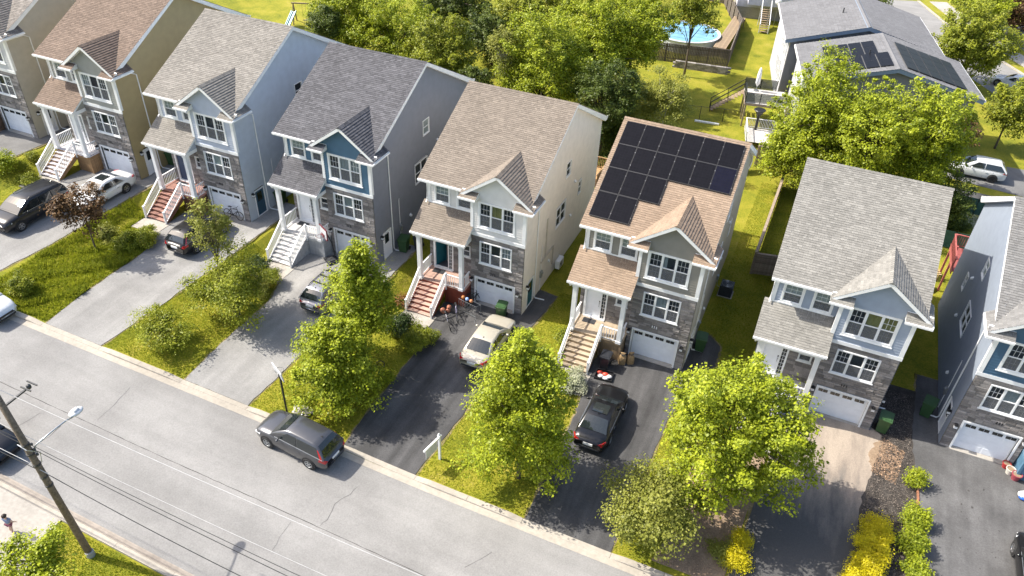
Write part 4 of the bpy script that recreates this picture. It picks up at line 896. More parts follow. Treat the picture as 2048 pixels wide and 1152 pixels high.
def tree(px,py,rx,rz,y,leaf,size,label,cat='tree',name='leafy_tree',dens=1.,seed=0,group='trees in the front gardens',bark=None,inner=.45,lob=.42,sig=.3,stems=1,ry=None,base=None,trunk_r=None,lean=0,shape=None,cover=1.,conek=.75):
    """crown centre seen at px,py with half sizes rx,rz in photo pixels, standing at depth y"""
    c=at(px,py,y=y); dist=(c-CAMP).dot(CF); k=dist/FPX
    RX=rx*k; RZ=rz*k/max(.35,math.cos(PITCH))*.86; RY_=(ry*k if ry else RX); bx=c.x; g=G(bx,y)
    if c.z-RZ<g+.25: RZ=max(.3,(c.z-g-.25)) if c.z-g>.6 else RZ
    rng=np.random.default_rng(seed+int(px)+int(py)*7); rn=random.Random(seed+int(px))
    size*=.68
    o=empty(name,(bx-lean,y,g),label=label,category=cat,group=group)
    H0=c.z-g
    vol=RX*RY_*RZ; nc=int((26+11*(RX*RY_+RX*RZ+RY_*RZ))*dens); cl=clumps(rng,(RX*.95,RY_*.95,RZ*.95),nc,inner,lob,-.98 if shape=='cone' else -.75)
    if stems<3:
        ns=int(10+5*RX); d=rng.normal(size=(ns,3)); d[:,2]=np.abs(d[:,2])*1.1+.1; d/=np.linalg.norm(d,axis=1,keepdims=True)
        for f_ in (.95,1.08,1.2): cl=np.vstack([cl,d*f_*np.array((RX,RY_,RZ))*.95+np.array((0,0,(f_-.9)*.8))])
    if shape=='cone':
        t=(cl[:,2]/RZ+1)/2; f=np.clip(1.25-conek*t,.22,1.12); cl[:,0]*=f; cl[:,1]*=f
    cl=cl+np.array([lean,0,H0])
    area=4*math.pi*((RX*RY_)**1.6/3+(RX*RZ)**1.6/3+(RY_*RZ)**1.6/3)**(1/1.6)
    nl=int(min(56000,max(700,area*2.15*cover*dens/(size*size*.4)))); per=max(6,nl//len(cl))
    sg=sig*(1+.25*rng.normal(size=(len(cl),1))).clip(.5,1.6)
    if stems<3: sg[-ns*3:]*=.75; sg[-ns:]*=.6
    cen=np.repeat(cl,per,0)+np.clip(rng.normal(size=(len(cl)*per,3)),-1.7,1.7)*np.repeat(sg,per,0)*np.array((1,1,.62))
    ok=cen[:,2]>.12; cdir=(cen-np.repeat(cl,per,0))[ok]; cen=cen[ok]; cdir/=np.linalg.norm(cdir,axis=1,keepdims=True)+1e-6
    out=cen-np.array([lean,0,H0*.85]); out/=np.linalg.norm(out,axis=1,keepdims=True)+1e-6
    nr=cdir*.4+out*.2+np.array((-.25,-.05,.6))+rng.normal(size=cen.shape)*.36; nr/=np.linalg.norm(nr,axis=1,keepdims=True)
    link('crown',leaf_mesh('crown',cen,nr,size,rng),leaf,o)
    tr=trunk_r or max(.03,.035*H0**.9)
    def tk(b):
        for s_ in range(stems):
            off=Vector((rn.uniform(-.25,.25),rn.uniform(-.25,.25),0)) if stems>1 else Vector()
            top=Vector((lean+off.x*3,off.y*3,H0+RZ*.55)); p0=Vector((off.x*.5,off.y*.5,-.25))
            pts=[p0,p0.lerp(top,.2)+Vector((rn.uniform(-.05,.05),0,0)),p0.lerp(top,.5)+Vector((rn.uniform(-.1,.1),rn.uniform(-.1,.1),0)),top]
            b.tube(pts,[tr*1.25,tr,tr*.65,tr*.15],8)
    B('trunk',tk,bark or m_bark,o,smooth=True)
    def br(b):
        idx=rng.choice(len(cl),min(len(cl),26),replace=False)
        for i in idx:
            t=Vector(cl[i]); s0=Vector((lean*.7,0,max(.3,min(t.z-.3,H0*(rn.uniform(.45,.95))))))
            mid=s0.lerp(t,.5)+Vector((0,0,.12*(t-s0).length)); b.tube([s0,mid,t],[tr*.42,tr*.24,tr*.07],5)
    B('limbs',br,bark or m_bark,o,smooth=True)
    return o
FG='trees in the front gardens'
tree(165,420,45,38,-7.67,lf_copper,.19,'small copper-leaved tree beside the black minivan',dens=.75,seed=1,trunk_r=.055,lob=.35,sig=.28)
tree(322,652,62,46,-12.3,lf_mid,.13,'thin open sapling on the lawn by the kerb, left of the middle',dens=.42,seed=2,inner=.2,stems=3,sig=.24,cover=.8)
tree(423,475,36,62,-7.6,lf_pale,.14,'slender sparse young tree in front of the black SUV',dens=.5,seed=3,inner=.2,trunk_r=.05,sig=.22,cover=.85)
tree(465,570,72,52,-8.3,lf_mid,.14,'broad leafy shrub-tree between the two grey driveways',dens=.8,seed=4,stems=4,inner=.3,sig=.3)
tree(718,598,72,104,-7.3,lf_lime,.16,'bright maple in front of the blue house, behind another maple',dens=1.,seed=5,shape='cone',trunk_r=.1)
tree(668,728,92,88,-11.2,lf_lime,.16,'bright maple nearest the grey SUV on the street',dens=1.,seed=6,trunk_r=.1,shape='cone')
tree(1046,822,102,160,-11.6,lf_lime,.16,'tall bright maple between the cream and solar-panelled driveways',dens=1.,seed=77,trunk_r=.11,shape='cone',conek=.72,lob=.4)
tree(1462,872,130,140,-8.6,lf_lime,.17,'largest dense front maple, right of the black sedan',dens=1.1,seed=8,trunk_r=.15)
tree(1308,1010,98,72,-12.1,lf_pale,.15,'sparse greyish-green tree by the kerb below the largest maple',dens=.7,seed=9,stems=3,inner=.3,sig=.3,cover=.9)
tree(48,1152,92,34,-27.6,lf_lime,.14,'maple top at the bottom left corner beside the utility pole',dens=1.,seed=10,trunk_r=.1)
tree(4,332,24,20,-4.2,lf_lime,.14,'small tree cut by the left edge above the minivan',dens=.8,seed=11,trunk_r=.05)
BG='trees behind the houses'
def bt(*a,**k): return tree(*a,group=BG,**k)
bt(690,45,66,62,27,lf_lime,.2,'leftmost lime-green tree behind the slate roof',seed=20,trunk_r=.16)
bt(790,80,95,85,27,lf_lime,.2,'big lime-green maple behind the slate-roofed house',seed=21,trunk_r=.2)
bt(882,120,66,72,24,lf_mid,.2,'mid-green maple behind the gap between slate and taupe roofs',seed=22,trunk_r=.16)
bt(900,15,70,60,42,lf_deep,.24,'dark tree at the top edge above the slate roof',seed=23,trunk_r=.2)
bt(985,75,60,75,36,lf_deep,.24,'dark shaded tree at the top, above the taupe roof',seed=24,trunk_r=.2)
bt(1085,140,92,95,24,lf_lime,.2,'lime-green maple right behind the taupe roof',seed=25,trunk_r=.2)
bt(1010,105,28,42,23,lf_pale,.17,'slim pale birch behind the ridge of the taupe roof',seed=26,bark=m_birch,dens=.6,trunk_r=.08)
bt(1185,95,92,90,32,lf_lime,.21,'tall lime-green maple left of the pool',seed=27,trunk_r=.22)
bt(1080,20,80,60,40,lf_mid,.23,'mid-green tree at the top edge, above the maples',seed=28,trunk_r=.2)
bt(1268,62,80,70,38,lf_lime,.21,'lime-green maple overhanging the pool',seed=29,trunk_r=.2)
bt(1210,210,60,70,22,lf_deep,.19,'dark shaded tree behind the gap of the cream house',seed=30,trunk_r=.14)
bt(1330,205,50,52,25,lf_pale,.15,'leaning pale birch with white stems behind the solar panels',seed=31,bark=m_birch,dens=.6,trunk_r=.06,stems=3,lean=.8,inner=.2)
bt(1255,215,46,50,24,lf_pale,.15,'pale feathery birch at the left corner of the solar roof',seed=32,bark=m_birch,dens=.6,trunk_r=.06,stems=2,inner=.2)
bt(1390,25,40,40,46,lf_mid,.22,'small tree hanging over the back of the pool fence',seed=33,trunk_r=.12)
bt(1640,250,92,105,26,lf_lime,.19,'left of three bright maples before the grey house',seed=34,trunk_r=.18)
bt(1750,288,94,104,24.5,lf_lime,.19,'middle of three bright maples before the grey house',seed=35,trunk_r=.2)
bt(1850,300,70,104,25.5,lf_lime,.19,'right of three bright maples before the grey house',seed=36,trunk_r=.18)
bt(1578,310,56,50,25,lf_lime,.18,'low lime-green tree by the wooden side fence',seed=37,trunk_r=.12)
bt(1948,92,72,72,58,lf_mid,.25,'round green tree on the verge at the upper right',seed=38,trunk_r=.2)
bt(2022,225,44,52,43,lf_mid,.2,'slim-trunked tree by the far lawn at the right edge',seed=39,trunk_r=.09)
bt(1965,5,52,28,72,lf_lime,.25,'yellow-green tree at the top right beyond the verge',seed=40,trunk_r=.15)
bt(2035,28,38,34,76,lf_copper,.28,'purple-leaved tree in the top right corner',seed=41,trunk_r=.15)
bt(1740,0,36,26,74,lf_deep,.25,'dark tree top behind the ridge of the grey house',seed=42,trunk_r=.15)
bt(1900,415,34,52,24,lf_deep,.17,'dark shrubby tree between the pale grey roof and slate wall',seed=43,trunk_r=.08)
bt(1925,270,26,28,33,lf_copper,.2,'purple shrub beside the porch of the grey house',seed=44,trunk_r=.06)
for k,(px,py,r) in enumerate(((950,190,40),(930,240,40),(1240,280,36),(1225,330,30),(760,160,40),(650,55,30))):
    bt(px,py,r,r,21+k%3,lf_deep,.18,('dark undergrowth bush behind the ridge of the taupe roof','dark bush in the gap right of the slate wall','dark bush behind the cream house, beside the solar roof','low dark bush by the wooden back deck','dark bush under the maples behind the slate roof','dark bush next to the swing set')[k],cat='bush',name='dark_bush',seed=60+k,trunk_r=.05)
def shrub(px,py,rx,rz,leaf,size,label,seed,y=None,name='garden_shrub',dens=1.2,shape=None,group='garden shrubs',cat='shrub',sig=.16,h=None,cover=1.):
    b0=at(px,py); yy=b0.y if y is None else y
    c=at(px,py-rz*.7,y=yy)
    return tree(px,py-rz*.75,rx,rz,yy,leaf,size,label,cat=cat,name=name,dens=dens,seed=seed,group=group,sig=sig,inner=.5,shape=shape,trunk_r=.025,stems=3,lob=.42,cover=cover)
shrub(797,668,30,30,lf_yew,.1,'dark clipped conifer between the maples and the red steps',70,shape='cone')
shrub(835,690,36,22,lf_mid,.1,'rounded shrub with golden tips at the end of the red-step walkway',71)
shrub(544,568,17,22,lf_mid,.09,'small cone-shaped conifer beside the blue house walkway',72,shape='cone')
shrub(512,545,22,20,lf_yew,.1,'dark round shrub left of the cone-shaped conifer',73)
shrub(520,585,20,14,lf_pale,.09,'low pale shrub below the cone-shaped conifer',74)
shrub(806,612,11,12,lf_rust,.09,'rust-coloured plant at the foot of the red steps',75)
shrub(290,482,28,18,lf_mid,.1,'weedy bush at the end of the light blue house walkway',76)
shrub(255,492,22,16,lf_mid,.1,'weedy bush in the long grass left of the grey driveway',77)
shrub(215,478,20,14,lf_pale,.1,'low weedy bush beside the copper-leaved tree',78)
shrub(40,582,24,16,lf_mid,.09,'scraggly weed bush near the left edge of the long grass',79)
shrub(1140,770,30,16,lf_white,.1,'variegated white-green shrub at the foot of the tan steps',80)
shrub(1128,690,16,26,lf_mid,.11,'upright yellowish shrub left of the tan steps',81)
shrub(1113,770,22,18,lf_lime,.11,'lime shrub left of the variegated one',82)
shrub(64,318,9,8,lf_mid,.08,'small round shrub on the far left lawn, upper of two',83)
shrub(42,338,9,8,lf_mid,.08,'small round shrub on the far left lawn, lower of two',84)
shrub(60,365,16,10,lf_mid,.08,'low plant by the roof of the minivan',85)
shrub(1835,972,14,18,lf_lime,.1,'topmost lime shrub in the mulch bed',86)
shrub(1832,1048,24,20,lf_lime,.11,'second lime shrub from the house in the mulch bed',87)
shrub(1828,1098,24,22,lf_lime,.11,'third lime shrub from the house in the mulch bed',88)
shrub(1832,1150,22,16,lf_lime,.11,'lowest lime shrub in the mulch bed at the bottom edge',89)
for k,(px,py,r) in enumerate(((1755,1072,28),(1745,1110,30),(1738,1150,34),(1725,1180,34))):
    shrub(px,py,r,r*.72,lf_yellow,.075,('topmost golden bush of the yellow hedge','second golden bush of the yellow hedge','third golden bush of the yellow hedge','lowest golden bush of the yellow hedge at the bottom edge')[k],90+k,name='golden_bush',group='golden hedge')
shrub(1485,1090,15,16,lf_yellow,.08,'upper golden bush under the largest maple',95,name='golden_bush',group='golden hedge')
shrub(1472,1128,22,18,lf_yellow,.08,'lower golden bush under the largest maple',96,name='golden_bush',group='golden hedge')
shrub(1440,1110,22,12,lf_pale,.09,'low pale ground shrub on the bare soil',97)
shrub(770,762,16,9,lf_lime,.1,'small lime plant beside the wheel under the maple',98)
shrub(1950,455,24,9,lf_white,.1,'white-flowering hedge behind the slate-walled house',99,y=27)
shrub(1912,452,24,14,lf_deep,.11,'dark hedge plant behind the red deck',100,y=26)
# grass blades: short on mown lawns, longer in the unmown plot
def blades(name,n,poly,hh,mat,seed,wid=.02,patch=None):
    rng=np.random.default_rng(seed); P_=np.array(poly); lo,hi=P_.min(0),P_.max(0); pts=rng.uniform(lo,hi,(n*3,2))
    ins=np.zeros(len(pts),bool); j=len(P_)-1
    for i in range(len(P_)):
        a,c=P_[i],P_[j]; cond=((a[1]>pts[:,1])!=(c[1]>pts[:,1]))&(pts[:,0]<(c[0]-a[0])*(pts[:,1]-a[1])/(c[1]-a[1]+1e-9)+a[0]); ins^=cond; j=i
    pts=pts[ins]
    if patch:
        f=np.sin(pts[:,0]*1.9+seed)*np.cos(pts[:,1]*1.6+1.3*seed)+.6*np.sin(pts[:,0]*4.1-pts[:,1]*3.3); pts=pts[f+rng.normal(size=len(f))*.35>patch]
    pts=pts[:n]; m=len(pts)
    z=np.array([G(x,y) for x,y in pts])+.004; a=rng.uniform(0,6.28,m); h=hh*rng.uniform(.5,1.3,m); w_=wid*rng.uniform(.7,1.4,m); ln=rng.normal(size=(m,2))*h[:,None]*.45
    v=np.empty((m,3,3)); v[:,0,0]=pts[:,0]-np.cos(a)*w_; v[:,0,1]=pts[:,1]-np.sin(a)*w_; v[:,0,2]=z; v[:,1,0]=pts[:,0]+np.cos(a)*w_; v[:,1,1]=pts[:,1]+np.sin(a)*w_; v[:,1,2]=z
    v[:,2,:2]=pts+ln; v[:,2,2]=z+h
    me=bpy.data.meshes.new(name); me.vertices.add(m*3); me.vertices.foreach_set('co',v.reshape(-1).astype(np.float32)); me.loops.add(m*3); me.loops.foreach_set('vertex_index',np.arange(m*3,dtype=np.int32)); me.polygons.add(m)
    me.polygons.foreach_set('loop_start',np.arange(0,m*3,3,dtype=np.int32)); me.polygons.foreach_set('loop_total',np.full(m,3,dtype=np.int32)); me.update(); me.validate()
    return me
def lawn_blades(n,poly,hh,mat,seed,label,wid=.02,patch=None):
    link('grass',blades('grass',n,poly,hh,mat,seed,wid,patch),mat,label=label,category='grass',kind='stuff')
LA=[(-40.1,KY(-40)+.1),(-34.6,KY(-34)+.1),(-35.3,-6),(-36.2,-4.4),(-38.4,-4.4),(-38.4,-2.5),(-40.0,-2.5)]
lawn_blades(26000,LA,.16,m_grass,1,'unmown grass of the plot beside the copper tree',.022)
lawn_blades(14000,LA,.3,m_weed,2,'tall weeds in the plot beside the copper tree',.045,patch=.75)
LB=[(-30.4,KY(-30)+.1),(-24.8,KY(-24)+.1),(-25.4,-5),(-28.1,-4.6),(-28.2,-2),(-29.8,-2)]
lawn_blades(30000,LB,.05,m_grass,3,'mown grass between the two grey driveways')
LC=[(-20.5,KY(-20)+.1),(-14.75,KY(-14)+.1),(-15.2,-4.5),(-17.7,-4.5),(-17.8,2.5),(-19.7,2.5),(-20.3,-6)]
lawn_blades(30000,LC,.05,m_grass,4,'mown grass under the two maples')
LD=[(-10.3,KY(-10)+.1),(-4.4,KY(-4)+.1),(-4.7,-4.5),(-7.05,-4.2),(-7.1,4),(-9.2,4),(-9.7,-2)]
lawn_blades(30000,LD,.05,m_grass,5,'mown grass around the sign post')
LE=[(-23.3,-23.75),(-10,-23.75),(-10,-25.55),(-23.25,-25.5)]
lawn_blades(16000,LE,.05,m_grass,6,'mown verge at the foot of the utility pole')
LF=[(.1,KY(0)+.1),(2.2,KY(2)+.1),(2.5,-9),(2.1,-6),(1.5,-1),(.4,-4)]
lawn_blades(9000,LF,.05,m_grass,7,'mown grass strip right of the black sedan driveway')
LG=[(1.8,3),(3.6,2),(3.5,26),(.5,26),(.4,5)]
lawn_blades(22000,LG,.05,m_grass,8,'mown grass beside the solar-panelled house')
LH=[(-50.8,KY(-50)+.1),(-46.3,KY(-46)+.1),(-46.1,-4.5),(-48.2,-4.5),(-48.3,2),(-50.4,2)]
lawn_blades(14000,LH,.05,m_grass,9,'mown grass of the far left plot')
# ------------------------------------------------------------------ utility pole, lamp, wires
PB=Vector((-20.8,-24.33,G(-20.8,-24.3))); PT=Vector((-22.1,-24.3,11.6))
m_pole=M_('pole_wood',(.16,.125,.095),.95,var=.35,scale=10,bump=.6,bscale=30)
m_grd=M_('dull_guard',(.3,.3,.29),.8)
m_maroon=M_('hoop_maroon',(.14,.02,.03),.5)
up_=empty('utility_pole',PB,label='tall leaning wooden utility pole at the lower left',category='pole')
B('shaft',lambda b:b.tube([(0,0,-.3),((PT-PB)*.5).to_tuple(),(PT-PB).to_tuple()],[.16,.14,.115],12),m_pole,up_,smooth=True)
B('base_guard',lambda b:b.lathe([(.185,-.1),(.185,.3),(.17,.32)],(-.02,-.0,0),12),m_grd,up_)
on=lambda z:(PT-PB)*((z-PB.z)/(PT.z-PB.z))
for z in (10.3,7.6,7.1,6.5,5.8,5.3): B('pole_band',lambda b:b.lathe([(.165,-.04),(.165,.04)],tuple(on(z)),12),m_dkgrey,up_)
B('pole_bracket',lambda b:(b.beam(on(9.55),on(9.55)+Vector((.0,1.0,.05)),.07,.07),b.ball(tuple(on(9.55)+Vector((0,1.15,.08))),.1,8,(1,1,1.3)),b.beam(on(9.55)+Vector((-.25,1.3,.15)),on(9.55)+Vector((.3,1.3,.15)),.05,.05),b.beam(on(9.55)+Vector((-.25,1.0,.1)),on(9.55)+Vector((.3,1.0,.1)),.05,.05)),m_dkgrey,up_)
for k in range(3): B('insulator',lambda b:b.lathe([(.03,0),(.055,.03),(.055,.08),(.03,.12)],tuple(on(7.55-.28*k)+Vector((.22,.1,0))),10),m_dkgrey,up_)
B('pole_strap',lambda b:b.tube([on(7.3)+Vector((-.2,.1,-.1)),on(7.5)+Vector((-.25,-.15,.1)),on(7.5)+Vector((.25,-.18,.05)),on(7.2)+Vector((.3,.2,-.1)),on(6.6)+Vector((.2,.12,0))],.02),m_steel,up_)
sl_=empty('street_lamp',PB+on(7.3),label='cobra-head street lamp on a curved arm of the utility pole',category='street lamp')
LH_=at(147,833,y=-22.25)-(PB+on(7.3))
B('lamp_arm',lambda b:b.tube([(.1,.1,-.1),(.16,.25,.1),(LH_*.45+Vector((.22,-.05,.25))).to_tuple(),(LH_*.8+Vector((.06,0,.12))).to_tuple(),LH_.to_tuple()],.035,8),m_steel,sl_,smooth=True)
B('lamp_head',lambda b:(b.ball((LH_+Vector((-.1,.22,.03))).to_tuple(),.3,12,(.75,1.15,.38)),b.box(LH_.x-.2,LH_.x+.0,LH_.y+.1,LH_.y+.35,LH_.z+.1,LH_.z+.17)),M_('lamp_aluminium',(.62,.63,.64),.4,.3),sl_,smooth=True)
def wire(pts,r,mat,label,sag=.25):
    b=MB(); P_=[]
    for p,q in zip(pts,pts[1:]):
        p,q=Vector(p),Vector(q)
        for i in range(13): t=i/13; P_.append(p.lerp(q,t)-Vector((0,0,sag*4*t*(1-t))))
    P_.append(Vector(pts[-1])); b.tube(P_,r,5)
    link('overhead_wire',b.mesh('overhead_wire'),mat,label=label,category='wire',group='overhead wires')
m_wl=M_('wire_aluminium',(.42,.42,.42),.5,.1); m_wb=M_('wire_black',(.02,.02,.02),.6)
wire([(-62,-24.2,12.2),(-21.95,-24.2,10.45),(-3.9,-24.25,10.42),(30,-24.3,10.9)],.011,m_wl,'topmost pale wire crossing over the road',.12)
wire([(-62,-24.1,10),(-21.4,-24.2,8.0),(-7.6,-24.25,7.9),(30,-24.3,8.5)],.009,m_wl,'second pale wire crossing over the road',.1)
wire([(-62,-24.3,9.6),(-21.2,-24.2,7.5),(-8.7,-24.3,7.2),(30,-24.3,8)],.012,m_wb,'upper of the two black paired wires',.1)
wire([(-62,-24.3,9.4),(-21.15,-24.2,7.25),(-9.2,-24.3,6.8),(30,-24.3,7.6)],.014,m_wb,'lower of the two black paired wires',.1)
wire([(-62,-24.45,8.4),(-21.9,-24.4,6.5),(-20.9,-24.35,6.2)],.013,m_wl,'pale wire ending on the left side of the pole',.05)
wire([(-62,-24.4,7.6),(-21.0,-24.25,5.9),(-11.7,-24.3,5.2),(30,-24.3,6.6)],.017,m_wb,'lowest thick black cable from the pole',.12)
# ------------------------------------------------------------------ sign, street hoop, rocks
def gz(x,y,h=0): return Vector((x,y,G(x,y)+h))
sg=empty('sign_post',gz(-9.77,-12.3),label='white yard sign post with hanging panel on the lawn by the kerb',category='sign')
B('post',lambda b:(b.box(-.06,.06,-.06,.06,-.2,1.78),b.prism([(-.08,-.08,1.78),(.08,-.08,1.78),(.08,.08,1.78),(-.08,.08,1.78)],(0,0,.04)),b.lathe([(.06,1.82),(.085,1.86),(.01,1.98)],(0,0,0),4)),m_white,sg)
B('arm',lambda b:b.beam((0,.2,1.62),(-.25,-1.15,1.62),.09,.09),m_white,sg)
B('sign_panel',lambda b:b.beam((-.06,-.15,1.2),(-.23,-1.0,1.2),.02,.62),M_('sign_white_face',(.6,.6,.62),.5),sg)
B('hook',lambda b:[b.tube([(-.1,-.3,1.58),(-.1,-.3,1.5)],.008),b.tube([(-.2,-.85,1.58),(-.2,-.85,1.5)],.008)],m_black,sg)
hp=empty('basketball_hoop',gz(-18.4,-13.5),label='kerbside basketball hoop on a black post behind the grey SUV',category='basketball hoop')
B('post',lambda b:(b.tube([(0,0,-.2),(0,0,2.5),(-.1,.05,2.9)],.055,8)),m_black,hp)
B('backboard',lambda b:b.obox(Matrix.Translation((-.18,.1,2.95))@Matrix.Rotation(R_(62),4,'Z')@Matrix.Rotation(R_(-8),4,'Y'),.05,1.1,.62),M_('backboard_grey',(.55,.57,.6),.3),hp)
B('rim',lambda b:b.tube([(-.4+.23*math.cos(t*.5236),.45+.23*math.sin(t*.5236),2.72) for t in range(13)],.012,5),m_black,hp)
def rock(x,y,r,seed,lab):
    rn=random.Random(seed); b=MB(); b.ball((0,0,r*.3),r,8,(1.1,.85,.6)); b.v=[(p[0]*rn.uniform(.8,1.15),p[1]*rn.uniform(.8,1.15),p[2]*rn.uniform(.85,1.1)) for p in b.v]
    link('rock',b.mesh('rock'),m_rock,loc=gz(x,y),rot=(0,0,rn.uniform(0,6)),label=lab,category='rock',group='rock pile by the kerb')
m_rock=M_('pale_rock',(.5,.47,.43),.9,var=.2,scale=4)
for k,(dx,dy,r,lb) in enumerate(((0,0,.3,'largest pale rock of the pile by the kerbside hoop'),(.45,.1,.26,'right rock of the pile by the kerbside hoop'),(.2,.4,.24,'back rock of the pile by the kerbside hoop'),(-.25,.25,.2,'left rock of the pile by the kerbside hoop'),(.25,-.2,.17,'small front rock of the pile by the kerbside hoop'),(.6,.4,.18,'small far right rock of the pile by the kerbside hoop'))): rock(-18.0+dx,-13.15+dy,r,k,lb)
# ------------------------------------------------------------------ wheeled bins
def bin_(x,y,rz,mat,label,sc_=1.,grp='wheeled bins'):
    o=empty('wheeled_bin',gz(x,y,.03),(0,0,rz),(sc_,)*3,label=label,category='bin',group=grp)
    def bd(b):
        lo=[(-.24,-.27,.08),(.24,-.27,.08),(.24,.27,.08),(-.24,.27,.08)]; hi=[(-.3,-.36,1.0),(.3,-.36,1.0),(.3,.36,1.0),(-.3,.36,1.0)]
        n=len(b.v); b.v+=lo+hi; b.f+=[(0,3,2,1),(4,5,6,7),(0,1,5,4),(1,2,6,5),(2,3,7,6),(3,0,4,7)]; b.box(-.33,.33,-.39,.39,.96,1.0)
    P('bin_body',('bnb',),bd,mat,o)
    P('lid',('bnl',),lambda b:(b.prism([(-.33,-.4,1.01),(.33,-.4,1.01),(.33,.36,1.06),(-.33,.36,1.06)],(0,0,.05)),b.prism([(-.25,-.3,1.06),(.25,-.3,1.06),(.25,.28,1.1),(-.25,.28,1.1)],(0,0,.025)),b.box(-.2,.2,.38,.46,1.0,1.05)),mat,o)
    for s in (-1,1): P('wheel',('bnw',),lambda b:b.lathe([(.13,-.03),(.13,.03)],(0,0,0),14,'x'),m_rubber,o,loc=(s*.28,.3,.13))
    return o
m_bblack=M_('black_bin_plastic',(.02,.022,.028),.4); m_bblue=M_('dark_blue_bin_plastic',(.025,.035,.05),.45)
bin_(-31.1,2.95,.2,m_green,'green wheeled bin beside the teal-blue side door',1.05)
bin_(-20.5,2.55,.15,m_green,'green wheeled bin by the slate wall side door',1.05)
bin_(-19.75,3.3,.4,m_bblue,'dark blue wheeled bin behind the green one at the slate wall',1.05)
bin_(-11.75,-.25,.1,m_green,'green wheeled bin in front of the cream house garage')
bin_(.55,2.35,.1,m_green,'green wheeled bin at the right side of the solar-panelled house',1.05)
bin_(11.3,.15,-.12,m_green,'green wheeled bin at the right corner of the steel-blue house',1.05)
bin_(13.55,2.55,-.25,m_green,'green wheeled bin against the slate side wall at right',1.05)
bin_(-41.0,2.9,.2,m_green,'green wheeled bin seen under the greige porch roof',1.05)
bin_(-4.25,-1.75,0,m_bblack,'black lidded storage bin beside the tan steps',.95)
# ------------------------------------------------------------------ things by the houses
def paperbag(x,y,rz,label):
    o=empty('paper_yard_bag',gz(x,y,.03),(0,0,rz),label=label,category='bag',group='paper yard bags')
    def f(b):
        rn=random.Random(int(x*100)); rings=[(.22,.17,0),(.24,.2,.3),(.22,.18,.55),(.12,.08,.75),(.17,.05,.86)]; n=10
        for rx,ry,z in rings:
            for q in range(n): t=2*math.pi*q/n; c,s=math.cos(t),math.sin(t); e=.6; b.v.append((rx*math.copysign(abs(c)**e,c)*rn.uniform(.92,1.05),ry*math.copysign(abs(s)**e,s)*rn.uniform(.92,1.05),z))
        for i in range(4):
            for q in range(n): b.f.append((i*n+q,i*n+(q+1)%n,(i+1)*n+(q+1)%n,(i+1)*n+q))
        b.f.append(tuple(range(4*n,5*n)))
    B('bag_body',f,M_('kraft_paper',(.3,.2,.1),.85,var=.2,scale=8) if 'kraft_paper' not in bpy.data.materials else bpy.data.materials['kraft_paper'],o)
    B('tie',lambda b:b.lathe([(.15,.73),(.15,.76)],(0,0,0),10),m_dkgrey,o)
paperbag(-3.42,-1.0,.2,'left brown paper yard bag beside the garage door'); paperbag(-2.98,-.75,.5,'right brown paper yard bag beside the garage door')
tray=empty('tray_of_bags',gz(-4.0,-2.55,.03),(0,0,.1),label='black tray of red and white soil bags at the foot of the tan steps',category='tray')
B('tray_base',lambda b:(b.box(-.55,.5,-.42,.4,.0,.04),b.box(-.55,.5,-.42,-.38,.04,.16),b.box(-.55,.5,.36,.4,.04,.16),b.box(-.55,-.51,-.38,.36,.04,.16),b.box(.46,.5,-.38,.36,.04,.16)),m_black,tray)
for k,(x,y,c) in enumerate(((-.28,.1,(.5,.05,.03)),(.05,.0,(.55,.07,.04)),(.28,-.08,(.7,.68,.68)),(-.2,-.22,(.62,.6,.6)),(.1,-.28,(.66,.64,.66)))):
    B('soil_bag',lambda b:b.ball((x,y,.15+.04*(k%2)),.2,8,(1,.75,.5)),M_('bag_plastic_%d'%k,c,.35,var=.25,scale=14),tray,smooth=True)
def bike(x,y,head,lean,mat,label,z=.03,scale=1.):
    o=empty('bicycle',gz(x,y,z),(0,0,0),(scale,)*3,label=label,category='bicycle',group='bicycles')
    o.rotation_mode='QUATERNION'; o.rotation_quaternion=Quaternion((0,0,1),head)@Quaternion((1,0,0),lean)
    for wx in (-.5,.53):
        wh=P('wheel',('bkw',),lambda b:b.tube([(.31*math.cos(t*.2618),0,.31*math.sin(t*.2618)) for t in range(25)],.024,5,False),m_rubber,o,loc=(wx,0,.335))
        P('spokes',('bks',),lambda b:[b.beam((-.3*math.cos(t),0,-.3*math.sin(t)),(.3*math.cos(t),0,.3*math.sin(t)),.006,.006) for t in [i*math.pi/7 for i in range(7)]],m_steel,wh)
    def fr(b):
        bb=(-.06,0,.3); st=(-.2,0,.72); hd=(.34,0,.8); hb=(.38,0,.68)
        for p,q in ((bb,st),(st,hd),(bb,hb),(hd,hb),(bb,(-.5,0,.335)),(st,(-.5,0,.335)),(hb,(.53,0,.335))): b.tube([p,q],.022,6)
    P('frame',('bkf',),fr,mat,o)
    P('saddle',('bkd',),lambda b:(b.tube([(-.2,0,.7),(-.23,0,.86)],.014,5),b.prism([(-.36,-.07,.86),(-.36,.07,.86),(-.08,.02,.87),(-.08,-.02,.87)],(0,0,.04))),m_black,o)
    P('handlebar',('bkh',),lambda b:(b.tube([(.34,0,.8),(.31,0,.95)],.014,5),b.tube([(.24,-.3,.97),(.32,-.12,.95),(.32,.12,.95),(.24,.3,.97)],.015,5)),m_black,o)
    P('crank',('bkc',),lambda b:(b.lathe([(.08,-.01),(.08,.01)],(-.06,.03,.3),12,'y'),b.beam((-.06,.06,.3),(.08,.06,.2),.02,.02),b.beam((-.06,-.06,.3),(-.2,-.06,.4),.02,.02),b.box(.04,.12,.06,.14,.19,.21),b.box(-.24,-.16,-.14,-.06,.39,.41)),m_black,o)
    return o
m_bkb=M_('bike_frame_black',(.02,.02,.022),.35); m_bkp=M_('bike_frame_lilac',(.42,.38,.52),.35); m_bks=M_('bike_frame_silver',(.45,.44,.5),.35)
